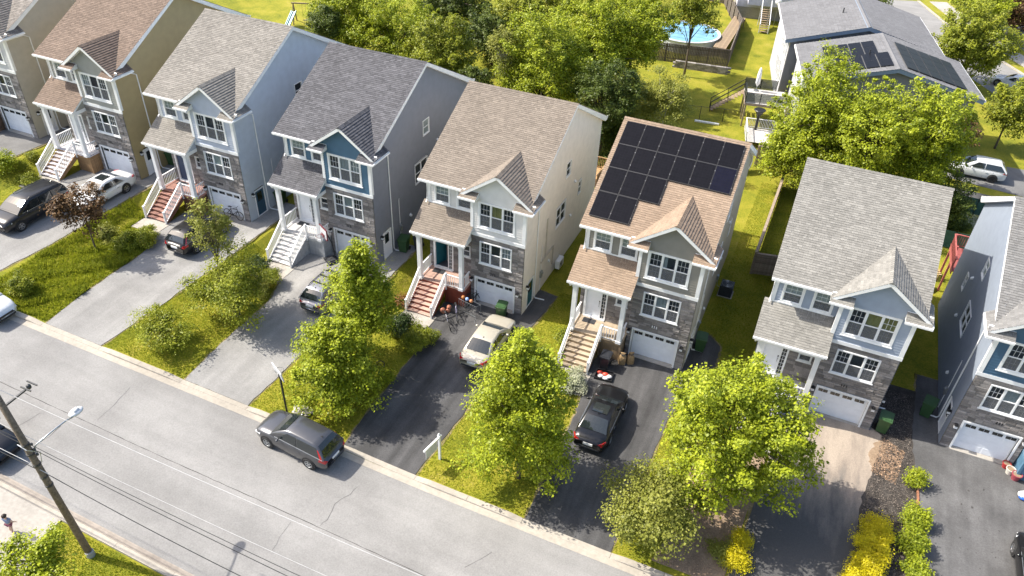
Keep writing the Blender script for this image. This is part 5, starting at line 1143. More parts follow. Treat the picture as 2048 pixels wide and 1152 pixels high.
b0=gz(-33.1,.0); bike(-32.75,-.32,R_(2),R_(-8),m_bkb,'black mountain bike leaning on the white garage door',z=.05,scale=1.02)
q=at(900,652); bike(q.x-.1,q.y+.05,R_(-52),R_(12),m_bks,'front silver bicycle by the red steps')
q=at(912,636); bike(q.x+.05,q.y+.15,R_(-62),R_(10),m_bkp,'lilac bicycle next to the ball rack')
q=at(938,617); bike(q.x+.1,q.y+.45,R_(60),R_(-14),m_bkb,'black bicycle under the cream house lantern')
rk=empty('ball_rack',gz(-13.85,-.95,.03),(0,0,R_(-12)),label='small metal frame rack of sports balls by the red steps',category='rack')
B('rack_frame',lambda b:[b.tube(p,.012,6) for p in ([(-.7,0,0),(-.7,0,.95),(.7,0,.95),(.7,0,0)],[(-.7,.5,0),(-.7,.5,.8),(.7,.5,.8),(.7,.5,0)],[(-.7,0,.95),(-.7,.5,.8)],[(.7,0,.95),(.7,.5,.8)],[(-.7,0,.1),(.7,0,.1)],[(.7,0,.02),(.95,-.5,.02)])],m_steel,rk)
B('rack_net',lambda b:([b.beam((-.7+i*.14,.02,.1),(-.7+i*.14,.02,.93),.006,.006) for i in range(11)],[b.beam((-.7,.02,.15+i*.13),(.7,.02,.15+i*.13),.006,.006) for i in range(6)]),m_steel,rk)
for k,(dx,c,l) in enumerate(((-.5,(.45,.16,.04),'left orange ball on the rack'),(-.18,(.25,.4,.7),'blue and white ball on the rack'),(.15,(.5,.2,.08),'right orange ball on the rack'))):
    p=Matrix.Rotation(R_(-12),3,'Z')@Vector((dx,.22,1.0)); B('sports_ball',lambda b:b.ball((0,0,0),.125,12),M_('ball_%d'%k,c,.5,var=.15),None,True,loc=Vector((-13.85,-.95,.03))+p,label=l,category='ball',group='balls on the rack')
for k,(px,py,c,l) in enumerate(((880,622,(.5,.2,.12),'heap of orange toys beside the red steps'),(889,590,(.12,.2,.45),'blue toy sack under the red step railing'))):
    q=at(px,py); B('toy_heap',lambda b:[b.ball((random.Random(k*9+i).uniform(-.2,.2),random.Random(k*7+i).uniform(-.2,.2),.15+.12*(i%3)),.16,8) for i in range(5)],M_('toy_%d'%k,c,.6,var=.4,scale=9),None,True,loc=gz(max(q.x,-15.2),q.y),label=l,category='toys')
def hoop(x,y,rz,label,h=2.35):
    o=empty('portable_hoop',gz(x,y,.03),(0,0,rz),label=label,category='basketball hoop',group='portable basketball hoops')
    P('base',('hpb',),lambda b:(b.prism([(-.45,-.35,0),(.45,-.35,0),(.35,.45,0),(-.35,.45,0)],(0,0,.16)),b.box(-.3,.3,-.25,.3,.16,.22)),m_dkgrey,o)
    P('pole',('hpp',h),lambda b:(b.tube([(0,.35,.1),(0,.2,h*.6),(0,-.1,h)],.045,8),b.tube([(0,.3,.4),(0,-.25,.15)],.02,6)),m_black,o)
    P('backboard',('hpbb',h),lambda b:b.box(-.55,.55,-.32,-.28,h-.25,h+.45),M_('backboard_clear',(.5,.52,.55),.2) if 'backboard_clear' not in bpy.data.materials else bpy.data.materials['backboard_clear'],o)
    P('backboard_edge',('hpe',h),lambda b:(b.box(-.58,.58,-.34,-.26,h-.29,h-.25),b.box(-.58,.58,-.34,-.26,h+.45,h+.49),b.box(-.58,-.55,-.34,-.26,h-.25,h+.45),b.box(.55,.58,-.34,-.26,h-.25,h+.45),b.box(-.2,.2,-.37,-.34,h-.15,h+.0)),m_maroon,o)
    P('rim',('hpr',h),lambda b:b.tube([(.22*math.cos(t*.5236),-.58+.22*math.sin(t*.5236),h-.12) for t in range(13)],.012,5),m_maroon,o)
    P('net',('hpn',h),lambda b:[b.beam((.22*math.cos(t),-.58+.22*math.sin(t),h-.12),(.13*math.cos(t+.4),-.58+.13*math.sin(t+.4),h-.5),.012,.012) for t in [i*.6283 for i in range(10)]],m_white,o)
    return o
hoop(-24.3,-.75,R_(-30),'portable basketball hoop in front of the blue house garage'); hoop(-55.6,1.0,R_(-40),'portable basketball hoop at the pale grey house, far left')
hpu=empty('heat_pump',gz(-10.5,6.35,.35),label='white wall heat pump unit on the cream side wall',category='heat pump')
B('casing',lambda b:b.box(.0,.32,-.42,.42,0,.62),m_white,hpu); B('fan_grille',lambda b:([b.tube([(.33,-.1+r*math.cos(t*.35),.31+r*math.sin(t*.35)) for t in range(19)],.008,4) for r in (.08,.16,.24)],),m_dkgrey,hpu); B('bracket',lambda b:(b.box(-.12,.3,-.3,-.26,-.05,0),b.box(-.12,.3,.26,.3,-.05,0)),m_steel,hpu); B('pipe',lambda b:b.tube([(-.08,.5,.6),(-.05,.45,.2),(.1,.42,.15)],.03),m_white,hpu)
ac=empty('air_conditioner',gz(.85,8.9),label='round-topped dark air conditioner on the grass right of the solar-panelled house',category='air conditioner')
B('casing',lambda b:(b.box(-.42,.42,-.42,.42,.05,.85),[b.box(-.43,.43,-.43,.43,.1+i*.09,.12+i*.09) for i in range(8)]),M_('ac_navy',(.04,.045,.06),.5),ac); B('fan_guard',lambda b:[b.tube([(r*math.cos(t*.3142),r*math.sin(t*.3142),.87) for t in range(21)],.012,4) for r in (.1,.18,.26,.34,.39)],m_steel,ac); B('pad',lambda b:b.box(-.5,.5,-.5,.5,-.1,.05),m_conc,ac); B('isolator',lambda b:(b.box(-.8,-.66,-.1,.15,1.0,1.3),b.tube([(-.7,0,1.0),(-.65,0,.5),(-.42,0,.4)],.02)),m_steel,ac)
q=at(832,696); B('litter_bag',lambda b:[b.ball((.08*i-.08,.05*(i%2),.08),.11,7,(1,.8,.7)) for i in range(3)],m_white,None,loc=gz(q.x,q.y,.03),label='crumpled white bag at the edge of the dark driveway',category='bag')
for px,py,l in ((760,731,'loose bicycle wheel lying in the shade under the maple'),(778,753,'loose bicycle wheel at the edge of the driveway grass')):
    q=at(px,py); B('loose_wheel',lambda b:(b.tube([(.27*math.cos(t*.2618),.27*math.sin(t*.2618),.06) for t in range(25)],.026,5,False),[b.beam((-.26*math.cos(t),-.26*math.sin(t),.06),(.26*math.cos(t),.26*math.sin(t),.06),.008,.008) for t in (0,.6,1.2,1.8,2.4,3.)]),m_rubber,None,loc=gz(q.x,q.y,.02),rot=(.25,.1,0),label=l,category='wheel',group='loose wheels')
for k,(x,y,r,c,l) in enumerate(((17.55,.25,.2,(.35,.03,.03),'red flower pot by the garage at the right edge'),(17.72,-.12,.22,(.6,.56,.5),'cream flower pot in front of the red one'),(17.98,-.42,.24,(.32,.06,.08),'maroon flower pot, nearest the street'))):
    o=empty('flower_pot',gz(x,y,.03),label=l,category='pot',group='flower pots'); B('pot',lambda b:b.lathe([(r*.7,0),(r,r*1.5),(r*1.08,r*1.5),(r*1.08,r*1.7),(r*.92,r*1.7),(r*.9,r*1.5)],(0,0,0),16),M_('pot_%d'%k,c,.5),o); B('soil',lambda b:b.lathe([(r*.9,r*1.45),(r*.88,r*1.52)],(0,0,0),14),m_dirt,o)
B('plastic_sack',lambda b:[b.ball((.15*i-.2,.1*(i%2),.2),.28,9,(1,.8,.7)) for i in range(3)],M_('sack_white',(.7,.72,.76),.4,var=.2),None,True,loc=gz(18.45,-1.6,.03),label='white and blue plastic sack at the right edge',category='sack')
B('sack_print',lambda b:[b.ball((.15*i-.2,-.12+.1*(i%2),.12),.25,9,(.9,.7,.5)) for i in range(3)],M_('sack_blue',(.03,.12,.5),.4),bpy.data.objects['plastic_sack'],True)
# pallets and scrap behind the steel-blue house
pl=empty('wooden_pallet',gz(13.6,17.6),(0,0,.35),label='stacked pale wooden pallets leaning between the two right houses',category='pallet')
for i in range(7): B('slat',lambda b:b.beam((-.6,-.5+i*.17,.55+i*.03),(.6,-.5+i*.17,.55+i*.03),.1,.025),M_('pallet_pine',(.5,.38,.2),.8,var=.2) if 'pallet_pine' not in bpy.data.materials else bpy.data.materials['pallet_pine'],pl)
B('bearer',lambda b:[b.beam((x,-.55,.45),(x,.6,.65),.1,.1) for x in (-.5,0,.5)],bpy.data.materials['pallet_pine'],pl); B('support',lambda b:[b.beam((x,y,-.05),(x,y,.5),.12,.12) for x in (-.5,.5) for y in (-.4,.5)],bpy.data.materials['pallet_pine'],pl)
B('scrap_panel',lambda b:b.obox(Matrix.Rotation(R_(30),4,'X'),.9,.9,.06),m_white,None,loc=gz(13.5,15.9,.35),label='white scrap panel below the wooden pallets',category='panel')
# brick edging of the mulch bed
m_brick=M_('edging_brick',(.36,.16,.09),.85,var=.2,objrand=.2)
ed=empty('brick_edging',gz(13.3,-5),label='row of orange edging bricks along the mulch bed',category='edging')
for i in range(20): P('brick',('ebr',),lambda b:b.box(-.05,.05,-.11,.11,-.02,.1),m_brick,ed,loc=(.0+.012*math.sin(i*2.1),2.6-i*.235,0),rot=(0,0,.05*math.sin(i*3.7)))
# ------------------------------------------------------------------ fences
def board_fence(a,c,h,mat,label,wd=.15,name='board_fence',horiz=False,post=2.0,topz=0,dog=False):
    a,c=Vector((a[0],a[1],G(a[0],a[1]))),Vector((c[0],c[1],G(c[0],c[1]))); d=c-a; L=d.length; ang=math.atan2(d.y,d.x)
    o=empty(name,a,(0,0,ang),label=label,category='fence'); ht=h
    if horiz:
        n=int(h/wd)
        for s in range(max(1,round(L/post))):
            p=L/max(1,round(L/post))
            for i in range(n): P('board',('hb',round(p,2),wd),lambda b:b.box(.02,p-.02,-.012,.012,.004,wd-.01),mat,o,loc=(s*p,random.Random(i+s*9).uniform(-.006,.006),.08+i*wd))
    else:
        n=int(L/wd)
        for i in range(n):
            P('board',('vb',round(h,2),wd),lambda b:b.box(.006,wd-.006,-.012,.012,.03,h),mat,o,loc=(i*L/n,random.Random(i).uniform(-.008,.008),random.Random(i*3).uniform(-.02,.02)))
        P('rail',('fr',round(L,2),round(h,2)),lambda b:(b.box(0,L,.012,.06,.35,.45),b.box(0,L,.012,.06,h-.35,h-.25),b.box(0,L,-.04,.06,h+.02,h+.06)),mat,o)
    k=max(1,round(L/post))
    for i in range(k+1): P('post',('fp',round(h,2)),lambda b:b.box(-.05,.05,.02,.12,-.2,h+.05),mat,o,loc=(L*i/k,0,0))
    if horiz: P('cap_rail',('fcr',round(L,2),round(h,2)),lambda b:b.box(0,L,-.06,.13,h+.05,h+.09),mat,o)
    return o
board_fence((2.05,12.1),(2.15,26),1.75,m_fence,'tan wooden fence running back between solar and steel-blue houses',horiz=True,post=2.3)
board_fence((2.1,12.05),(3.75,12.4),1.7,m_fence,'short gate panel joining the tan fence to the steel-blue house',horiz=True,post=1.6,name='fence_gate')
PF=[at(1300,128),at(1455,134),at(1458,90),at(1440,10),at(1395,3)]
pf=[(p.x,p.y) for p in PF]
pf=[(-16.4,49.0),(-7.45,50.8),(-8.3,62.5),(-12.6,74.5),(-17.5,75)]
labs=['front run of the dark weathered pool fence','right run of the dark weathered pool fence','far right run of the dark weathered pool fence','back run of the dark weathered pool fence']
for i in range(4): board_fence(pf[i],pf[i+1],2.0,m_darkfence,labs[i],post=2.4,wd=.17)
# pool with cover
PC=Vector((-13.5,56.4,0)); po=empty('swimming_pool',PC,label='round above-ground pool with pale blue cover inside the dark fence',category='pool')
B('pool_wall',lambda b:b.lathe([(3.75,0),(3.75,1.3),(3.9,1.32),(3.9,1.4),(3.6,1.4),(3.55,1.3)],(0,0,0),40),M_('pool_wall_white',(.55,.6,.66),.4),po,smooth=False)
def cover(b):
    n=40; pr=None; rg=[(0,1.33),(1.2,1.335),(2.4,1.34),(3.56,1.37)]
    for r,z in rg:
        ring=[(r*math.cos(2*math.pi*q/n),r*math.sin(2*math.pi*q/n),z+.015*math.sin(q*1.3+r*2)) for q in range(n)]
        if pr:
            for q in range(n): b.poly(pr[q],pr[(q+1)%n],ring[(q+1)%n],ring[q])
        pr=ring
B('pool_cover',cover,M_('pool_cover_blue',(.16,.33,.47),.6,var=.2,scale=.7,spec=.2),po,smooth=True)
for k in range(5): P('cover_seam',('cvs',k),lambda b:b.beam((-math.sqrt(3.5**2-(k*1.2-2.4)**2),k*1.2-2.4,1.362),(math.sqrt(3.5**2-(k*1.2-2.4)**2),k*1.2-2.4,1.362),.03,.01),M_('seam_blue',(.12,.3,.48),.4) if 'seam_blue' not in bpy.data.materials else bpy.data.materials['seam_blue'],po)
pd=empty('pool_deck',(-9.2,60,0),label='wooden deck wedge beside the round pool',category='deck')
for i in range(9): P('deck_board',('pdb',),lambda b:b.box(-.07,.07,-6.5,6,1.1,1.14),m_wood,pd,loc=(-.5+i*.16,0,0))
for x in (-.5,.75):
    for y in (-6,0,5.5): P('deck_leg',('pdl',),lambda b:b.box(0,.12,0,.12,-.2,1.1),m_wood,pd,loc=(x,y,0))
# low stone wall under the pool fence, chain link fence, lawn plank
rw=empty('retaining_wall',(-13,48.2,0),(0,0,.12),label='low grey stone retaining wall below the pool fence',category='wall')
for r in range(4):
    for i in range(11): P('block',('rwb',i%3),lambda b:b.box(.01,.54,-.15+.01*(i%3),.2,.01,.195),m_stone,rw,loc=(i*.55+(r%2)*.27,0,r*.2-.05))
cf=empty('chain_link_fence',(-9.3,35.4,0),(0,0,math.atan2(1.2,4.9)),label='black chain link fence on the lawn behind the solar roof',category='fence')
for i in range(4): P('post',('clp',),lambda b:b.tube([(0,0,-.2),(0,0,1.35)],.03,6),m_black,cf,loc=(i*2.2,0,0))
B('top_rail',lambda b:(b.tube([(0,0,1.3),(6.6,0,1.3)],.02,5),b.tube([(0,0,.05),(6.6,0,.05)],.008,4)),m_black,cf)
B('mesh',lambda b:[b.beam((i*.16,0,.05),(i*.16+.62,0,1.3),.004,.004) for i in range(38)]+[b.beam((i*.16+.62,0,.05),(i*.16,0,1.3),.004,.004) for i in range(38)],m_black,cf)
B('white_plank',lambda b:b.box(-1.15,1.15,-.1,.1,.0,.14),m_white,None,loc=(-6.3,35.4,0),rot=(0,0,.12),label='white plank lying on the lawn by the chain link fence',category='plank')
# ------------------------------------------------------------------ grey double house behind
ZE=6.6; rotg=R_(11.5)
m_gh=S_('siding_lilac_white',(.4,.4,.44)); m_ghd=S_('siding_stone_grey',(.22,.22,.235)); m_ghf=S_('fascia_blue_grey',(.2,.26,.34)); m_ghs=M_shingle('shingle_ash',(.165,.165,.172),.14)
def grey_house(org,wd,dep,ze,pk,label,solar):
    o=empty('grey_house',org,(0,0,rotg),label=label,category='house',group='grey houses behind')
    sl=(pk-ze)/(wd/2)
    P('wall',('ghw',wd,dep,ze),lambda b:(lap(b,lambda z:(.5,wd-.5),-.3,ze,.13,[],lambda u,q,z:(u,.5-q,z)),lap(b,lambda z:(max(.5,(z-ze)/sl),min(wd-.5,wd-(z-ze)/sl)),ze,pk-.15,.13,[],lambda u,q,z:(u,.5-q,z))),m_ghd,o,kind='stuff')
    P('wall',('ghl',wd,dep,ze),lambda b:(lap(b,lambda z:(.5,dep),-.3,ze,.13,[],lambda u,q,z:(.5-q,u,z)),lap(b,lambda z:(.5,dep),-.3,ze,.13,[],lambda u,q,z:(wd-.5+q,u,z))),m_gh,o,kind='stuff')
    rf=P('roof',('ghr',wd,dep,ze),lambda b:[b.prism([(x0,0,z0),(wd/2,0,pk),(wd/2,0,pk-.35),(x0,0,z0-.35)],(0,dep,0)) for x0,z0 in ((0,ze),(wd,ze))],m_ghf,o)
    def sh(b):
        e=.3; k=math.hypot(1,sl)
        for s in (1,-1):
            x0=wd/2-s*(wd/2+.03); up=Vector((s,0,sl)).normalized(); nr=Vector((-s*sl,0,1)).normalized(); n=int(wd/2*k/e)
            shing(b,slope_rows(Vector((x0,-.04,ze)),Vector((x0,dep,ze)),up,nr,e,n),51,e,.03)
    P('shingles',('ghs',wd,dep,ze),sh,m_ghs,rf,kind='stuff')
    for x0 in (-.12,wd+.01): P('gutter_trough',('ghg',dep,ze,x0),lambda b:b.box(x0,x0+.11,0,dep,ze-.16,ze-.02),m_white,rf)
    P('ridge_cap',('ghc',wd,dep),lambda b:b.prism([(wd/2-.2,0,pk-.2*sl+.02),(wd/2,0,pk+.04),(wd/2+.2,0,pk-.2*sl+.02)],(0,dep,0)),m_ghs,rf)
    for k,(y,z,hh) in enumerate(((1.2,4.2,1.6),(1.2,1.6,1.6),(3.2,4.2,1.6),(3.2,1.4,2.0),(5.4,4.3,1.3),(5.4,1.6,1.5))):
        if y<dep-1: window(o,0,1.3,z,z+hh,0,2,None,.1,None,rot=-math.pi/2,at0=(.47,y+1.3,z),sill=False,deep=.02)
    P('vent_pipe',('ghv',),lambda b:b.tube([(0,0,0),(0,0,.6)],.06,8),m_dkgrey,rf,loc=(wd*.38,dep*.45,ze+sl*wd*.38-.1))
    if solar:
        m_sl=m_sol if solar==1 else m_sol
        ang=math.atan(sl)
        for s,x0,y0,nx,ny in ((1,wd*.14,4.0,4,2),(1,wd*.19,.8,4,2),(-1,wd*.55,.8,5,4)):
            for i in range(nx):
                for j in range(ny):
                    x=x0+i*1.06; y=y0+j*1.6; zz=ze+sl*(x if s>0 else wd-x)+.1
                    op=P('solar_panel',('gsp',s),lambda b:b.box(0,1.02,0,1.58,0,.04),m_dkgrey,o,loc=(x,y,zz),rot=(0,-ang*s,0)); P('solar_cells',('gsc',s),lambda b:b.box(.02,1.0,.02,1.56,.01,.045),m_sol,op)
    return o
gp1=at(1722,50,y=44.8); gp2=at(1778,137,y=34.3)
grey_house(Vector((-1.5,43.1,0)),14.4,12,ZE,gp1.z,'far half of the stepped grey house with the higher roof',0)
gh2=grey_house(Vector((1.36,33.2,0)),14.6,9.2,ZE,gp2.z,'near half of the stepped grey house with rooftop solar panels',1)
B('porch_canopy',lambda b:(b.prism([(14.2,5.4,3.0),(16.2,5.4,3.0),(15.4,8.2,3.8),(14.2,8.2,3.8)],(0,0,.15)),b.box(15.7,15.85,5.5,5.65,0,3.0)),m_ghf,gh2)
# raised deck of the grey house with glass panels and steps
DK=at(1490,205,z=2.4); dk=empty('raised_deck',(DK.x,DK.y,0),(0,0,rotg),label='raised deck with black-framed glass panels at the grey house',category='deck')
for i in range(24): P('deck_board',('rdb',),lambda b:b.box(0,4.0,0,.15,2.36,2.4),M_('deck_pale',(.5,.48,.46),.8) if 'deck_pale' not in bpy.data.materials else bpy.data.materials['deck_pale'],dk,loc=(0,i*.155,0))
for x in (.05,3.8):
    for y in (.05,1.8,3.5): P('deck_leg',('rdl',),lambda b:b.box(0,.14,0,.14,-.2,2.15),m_fence,dk,loc=(x,y,0))
B('deck_frame',lambda b:(b.box(0,4,-.02,.02,2.15,2.355),b.box(-.02,.02,.02,3.7,2.15,2.355),b.box(0.02,4,3.66,3.7,2.15,2.355)),m_fence,dk)
def rail_panel(a,c,o,z0=2.4):
    a,c=Vector(a),Vector(c); B('glass_panel',lambda b:b.beam((a+c)/2+Vector((-(c-a).x/2,-(c-a).y/2,.55)),(a+c)/2+Vector(((c-a).x/2,(c-a).y/2,.55)),.012,.8),m_frost,o)
    B('rail_frame',lambda b:(b.beam(a+Vector((0,0,1)),c+Vector((0,0,1)),.06,.05),b.beam(a+Vector((0,0,.1)),c+Vector((0,0,.1)),.05,.04),b.beam(a,a+Vector((0,0,1.02)),.06,.06),b.beam(c,c+Vector((0,0,1.02)),.06,.06)),m_black,o)
m_frost=M_glass('frosted_glass',(.75,.78,.75),.5,.3)
for a,c in (((0,0,2.4),(1.33,0,2.4)),((1.33,0,2.4),(2.66,0,2.4)),((2.66,0,2.4),(4,0,2.4)),((0,0,2.4),(0,1.3,2.4)),((0,1.3,2.4),(0,2.5,2.4)),((0,3.7,2.4),(1.5,3.7,2.4)),((1.5,3.7,2.4),(3,3.7,2.4))): rail_panel(a,c,dk)
for i in range(11): P('stair_tread',('rst',),lambda b:b.box(-.28,0,2.55,3.65,-.04,0),m_wood,dk,loc=(-i*.26,0,2.2-i*.2))
B('stair_rail',lambda b:[(b.beam((0,y,3.3),(-2.9,y,1.0),.06,.06),b.beam((-2.9,y,0),(-2.9,y,1.02),.06,.06),b.beam((-1.4,y,1.1),(-1.4,y,2.2),.05,.05),b.beam((0,y,2.85),(-2.9,y,.55),.04,.04)) for y in (2.55,3.65)],m_black,dk)
o=empty('patio_umbrella',dk.matrix_basis@Vector((1.1,3.2,2.4)),label='closed white patio umbrella on the raised deck',category='umbrella'); B('canopy',lambda b:b.lathe([(.06,.5),(.22,.8),(.2,1.6),(.12,2.2),(.02,2.35)],(0,0,0),10),m_white,o,True); B('pole',lambda b:(b.tube([(0,0,0),(0,0,2.3)],.03,6),b.lathe([(.25,0),(.25,.08)],(0,0,0),12)),m_steel,o)
o=empty('planter_stand',(DK.x+1.6,DK.y-1.3,0),label='black flared planter stand in front of the raised deck',category='planter'); B('bowl',lambda b:b.lathe([(.12,1.9),(.5,2.5),(.55,2.5),(.5,2.56)],(0,0,0),14),m_black,o); B('stem',lambda b:b.tube([(0,0,0),(0,0,1.95)],.12,8),m_black,o)
ld=empty('lower_deck',(DK.x+1.2,DK.y-4.2,0),(0,0,rotg),label='low grey deck with white railing below the raised deck',category='deck')
for i in range(20): P('deck_board',('ldb',),lambda b:b.box(0,5,0,.15,.5,.54),bpy.data.materials['deck_pale'],ld,loc=(0,i*.155,0))
for x in (.05,4.8):
    for y in (.1,2.8): P('deck_leg',('ldl',),lambda b:b.box(0,.12,0,.12,-.2,.5),m_fence,ld,loc=(x,y,0))
for a,c in (((0,0,.54),(0,3.1,.54)),((0,3.1,.54),(5,3.1,.54))): baluster_run(ld,a,c,m_white)
board_fence((-.6,28.6),(2.6,29.1),1.9,m_fence,'short brown privacy fence below the raised deck',horiz=True,post=1.7)
tp_=empty('leaning_frame',(-1.1,27.2,0),(R_(-8),0,R_(62)),label='white oval frame leaning by the brown privacy fence',category='frame')
B('ring',lambda b:b.tube([(.85*math.cos(t*.2618),0,1.0+1.0*math.sin(t*.2618)) for t in range(25)],.05,6,False),m_white,tp_); B('panel',lambda b:b.poly(*[(.8*math.cos(t*.2618),.01,1.0+.95*math.sin(t*.2618)) for t in range(24)]),M_('netting_grey',(.45,.45,.46),.8),tp_)
B('plastic_board',lambda b:b.beam((0,0,.2),(.4,1.2,2.0),.5,.05),M_('blue_plastic',(.05,.14,.38),.4),None,loc=(.6,30.2,0),label='blue plastic board standing behind the brown privacy fence',category='board')
# pale house and stair at the top, beyond the pool
ph=empty('pale_house',(-10.2,69.5,0),(0,0,rotg),label='pale lavender house at the top edge right of the pool',category='house')
B('wall',lambda b:(lap(b,lambda z:(0,12),1.4,6.5,.16,[],lambda u,q,z:(u,-q,z)),lap(b,lambda z:(0,9),1.4,6.5,.16,[],lambda u,q,z:(-q,u,z)),b.box(1.2,9,-1.8,-.05,2.2,6.5)),S_('siding_lavender',(.5,.5,.57)),ph); B('foundation',lambda b:b.box(.03,12,.03,9,-.3,1.4),m_conc,ph)
B('roof',lambda b:b.prism([(-.4,-2.2,6.5),(-.4,4.5,9),(-.4,9.5,6.5)],(13,0,0)),m_ghs,ph)
window(ph,2.2,4.2,3.6,5.4,-1.8,2,(1,1),.08,None); window(ph,5.6,7.2,3.6,5.4,-1.8,2,None,.08,None)
st=empty('outdoor_stair',(-6.3,64.6,0),(0,0,rotg),label='white-railed outdoor stair beside the stepped grey house',category='stairs')
for i in range(11): P('stair_tread',('ost',),lambda b:b.box(0,1.1,0,.27,-.05,0),m_wood,st,loc=(0,i*.27,.2+i*.19))
B('stair_rail',lambda b:[(b.beam((x,0,1.1),(x,3,3.2),.07,.07),b.beam((x,0,0),(x,0,1.15),.09,.09),b.beam((x,3,0),(x,3,3.3),.09,.09)) for x in (0,1.1)],m_white,st)
o=empty('satellite_dish',Vector((-5.0,67.4,3.2)),label='white satellite dish by the outdoor stair',category='dish'); B('dish',lambda b:b.lathe([(.02,0),(.3,.06),(.42,.16),(.4,.17),(.28,.09)],(0,0,0),16,'y'),m_white,o); B('mast',lambda b:b.tube([(0,0,0),(0,.3,-.2),(0,.3,-3.2)],.03,6),m_steel,o)
# swing set on the upper left lawn
ss=empty('swing_set',gz(-50.1,33.0),(0,0,.4),label='wooden swing set with a blue-green slide at the top',category='swing set')
B('frame',lambda b:([b.beam((x,y,0),(x,0,2.3),.1,.1) for x in (-1.4,1.4) for y in (-.8,.8)],b.beam((-1.6,0,2.3),(1.6,0,2.3),.12,.12),b.box(.6,1.5,-.5,.5,1.2,1.25)),m_wood,ss); B('slide',lambda b:(b.beam((-1.9,-1.6,.2),(-1.3,-.3,1.5),.5,.04),b.beam((-2.15,-1.6,.3),(-1.55,-.3,1.6),.05,.14),b.beam((-1.65,-1.6,.3),(-1.05,-.3,1.6),.05,.14)),M_('slide_teal',(.05,.3,.35),.35),ss); B('swing_seat',lambda b:(b.box(-.5,-.1,-.1,.1,.5,.53),b.tube([(-.48,0,.5),(-.48,0,2.3)],.01,4),b.tube([(-.12,0,.5),(-.12,0,2.3)],.01,4)),m_black,ss)
# far road, pavement and drive at the upper right
rp=[(1788,0),(1880,80),(1960,130),(2060,195),(2300,360)]; A_=[at(*p) for p in rp]
def band(name,off0,off1,mat,dz):
    l=[];r=[]
    for i,p in enumerate(A_):
        d=(A_[min(i+1,len(A_)-1)]-A_[max(i-1,0)]); d.z=0; d.normalize(); n=Vector((-d.y,d.x,0))
        l.append((p+n*off0)[:2]); r.append((p+n*off1)[:2])
    sheet(name,l+r[::-1],mat,dz,ST)
band('road',-3.5,3.2,m_road,.02); band('pavement',3.25,3.6,m_kerb,.09); band('pavement',5.0,7.4,m_conc,.06)
sheet('driveway',[(14.6,34.6),(24,33.5),(24,39.6),(14.6,39)],m_asph3,.03,ST)
sheet('driveway',[(12,29.5),(30,28.5),(30,32.4),(12,33)],m_asph,.026,ST)
c_=at(2030,92); sheet('driveway',[(c_.x-6,c_.y-1.5),(c_.x+14,c_.y-1),(c_.x+14,c_.y+3),(c_.x-6,c_.y+3)],m_asph3,.03,ST)
lp=empty('light_pole',at(2003,60),label='grey light pole at the top right corner',category='pole'); B('shaft',lambda b:b.tube([(0,0,-.2),(.6,0,9)],[.14,.1],10),m_steel,lp); B('collar',lambda b:b.lathe([(.2,0),(.2,.2),(.15,.25)],(0,0,0),10),m_steel,lp)
# green mesh fence behind the right houses
for k,(y,l) in enumerate(((22.2,'near green mesh fence behind the red deck'),(28.5,'far green mesh fence behind the red deck'))):
    o=empty('mesh_fence',(11.6,y,0),label=l,category='fence'); B('mesh_panel',lambda b:b.box(0,7,-.01,.01,.1,1.5),M_('green_mesh_%d'%k,(.03,.09,.08),.7,var=.3),o); B('posts',lambda b:[b.tube([(i*1.75,0,-.2),(i*1.75,0,1.6)],.03,6) for i in range(5)],m_black,o)
# ------------------------------------------------------------------ child on the pavement
def skin_body(name,joints,edges,mat,parent,lv=2):
    me=bpy.data.meshes.new(name); me.from_pydata([j[:3] for j in joints],edges,[]); o=bpy.data.objects.new(name,me); col.objects.link(o); o.parent=parent
    sk=o.modifiers.new('skin','SKIN'); sub=o.modifiers.new('sub','SUBSURF'); sub.levels=lv; sub.render_levels=lv
    for v,j in zip(me.skin_vertices[0].data,joints): v.radius=(j[3],j[4] if len(j)>4 else j[3])
    me.skin_vertices[0].data[0].use_root=True
    dg=bpy.context.evaluated_depsgraph_get(); m2=bpy.data.meshes.new_from_object(o.evaluated_get(dg)); o.modifiers.clear(); o.data=m2; m2.materials.clear(); m2.materials.append(mat); m2.polygons.foreach_set('use_smooth',[True]*len(m2.polygons)); return o
q=at(27,1064); ch=empty('person',gz(q.x,q.y,.06),(0,0,R_(200)),label='child in a blue-grey top and maroon shorts walking at the bottom left',category='person')
m_skin=M_('skin',(.5,.32,.24),.6,var=.05)
J=[(0,0,.6,.1,.085),(0,0,.72,.095,.075),(0,0,.86,.105,.075),(0,0,.96,.045),(0,-.01,1.03,.045),(0,-.015,1.1,.085,.095),(0,-.01,1.18,.06),(.07,0,.56,.07),(.08,-.05,.32,.05),(.085,.02,.07,.032),(.09,-.09,.03,.03),(-.07,0,.56,.07),(-.08,.06,.33,.05),(-.085,.12,.08,.032),(-.09,.02,.03,.03),(.14,0,.9,.042),(.28,-.04,.86,.034),(.4,-.12,.82,.026),(.46,-.15,.81,.02),(-.14,0,.9,.042),(-.24,.02,.74,.034),(-.27,-.08,.62,.026),(-.27,-.12,.57,.02)]
Ed=[(0,1),(1,2),(2,3),(3,4),(4,5),(5,6),(0,7),(7,8),(8,9),(9,10),(0,11),(11,12),(12,13),(13,14),(2,15),(15,16),(16,17),(17,18),(2,19),(19,20),(20,21),(21,22)]
skin_body('body',J,Ed,m_skin,ch)
skin_body('shirt',[(0,0,.6,.125,.105),(0,0,.72,.115,.095),(0,0,.86,.12,.09),(0,0,.93,.06),(.14,0,.9,.06),(.22,-.02,.88,.055),(-.14,0,.9,.06),(-.2,.01,.82,.055)],[(0,1),(1,2),(2,3),(2,4),(4,5),(2,6),(6,7)],M_('shirt_blue_grey',(.2,.24,.36),.85,var=.3,scale=9),ch)
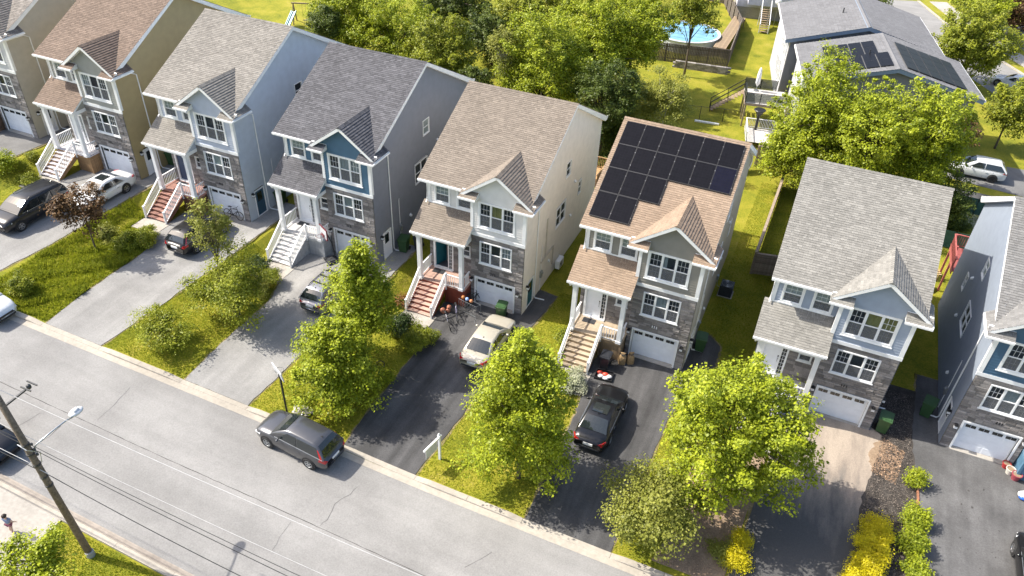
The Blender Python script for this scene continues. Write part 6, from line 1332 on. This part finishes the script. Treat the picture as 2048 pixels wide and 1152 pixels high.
skin_body('shorts',[(0,0,.6,.115,.1),(.07,0,.54,.085),(.08,-.04,.4,.072),(-.07,0,.54,.085),(-.08,.04,.4,.072)],[(0,1),(1,2),(0,3),(3,4)],M_('shorts_maroon',(.2,.06,.1),.85),ch)
B('hair',lambda b:b.ball((0,.025,1.13),.115,10,(.95,1.02,.95)),M_('hair_dark',(.035,.022,.018),.7,var=.3,scale=20),ch,True)
# face and fingers
B('face',lambda b:(b.ball((.035,-.105,1.105),.012,6),b.ball((-.035,-.105,1.105),.012,6),b.ball((0,-.118,1.08),.014,6),b.beam((-.025,-.11,1.045),(.025,-.11,1.045),.012,.008)),M_('face_dark',(.16,.07,.06),.6),ch)
B('fingers',lambda b:[b.tube([(sx*.46 if sx>0 else -.27+k*.012-.02,-.15+k*.014-.02 if sx>0 else -.12,.81 if sx>0 else .57),(sx*.5 if sx>0 else -.27+k*.014-.02,-.17+k*.016-.02 if sx>0 else -.14,.8-.004*k if sx>0 else .535),(sx*.525 if sx>0 else -.265+k*.014-.02,-.18+k*.016-.02 if sx>0 else -.135,.785 if sx>0 else .51)],[.009,.008,.006],5) for sx in (1,-1) for k in range(5)],m_skin,ch)

# wood chips and pebbles of the mulch bed, soil and crumbs
def chips(n,poly,mat,seed,label,s0,dz):
    me=blades('chips',n,poly,.02,mat,seed,s0); v=np.empty(len(me.vertices)*3,np.float32); me.vertices.foreach_get('co',v); v=v.reshape(-1,3,3); rng=np.random.default_rng(seed)
    c=v.mean(1,keepdims=True); d=rng.normal(size=v.shape)*s0; d[:,:,2]=np.abs(d[:,:,2])*.7; q=c+d; q[:,:,2]=c[:,:,2]+dz+d[:,:,2]; me.vertices.foreach_set('co',q.reshape(-1).astype(np.float32)); me.update()
    link('mulch_chips',me,mat,label=label,category='mulch',kind='stuff')
m_chip=M_('wood_chip',(.12,.1,.085),.9,island=.9); m_peb=M_('dry_leaf_litter',(.3,.2,.13),.9,island=.5)
chips(16000,[(10.7,-13.3),(13.2,-13.3),(13.1,-4),(12.9,.4),(12.9,3.8),(11.,3.8),(11.4,-.2),(11.2,-2),(10.75,-6)],m_chip,3,'loose chips of the mulch bed',.03,.02)
chips(2200,[(11.0,-3.2),(12.2,-3.6),(12.6,-1),(11.5,-.4)],m_peb,4,'spilled tan crumbs on the mulch bed',.035,.025)
chips(2600,[(1.9,-13.35),(5.15,-13.35),(5.8,-4.5),(4.4,-4.2),(2.2,-7.2),(2.6,-10)],m_peb,5,'leaf litter on the bare soil',.03,.025)
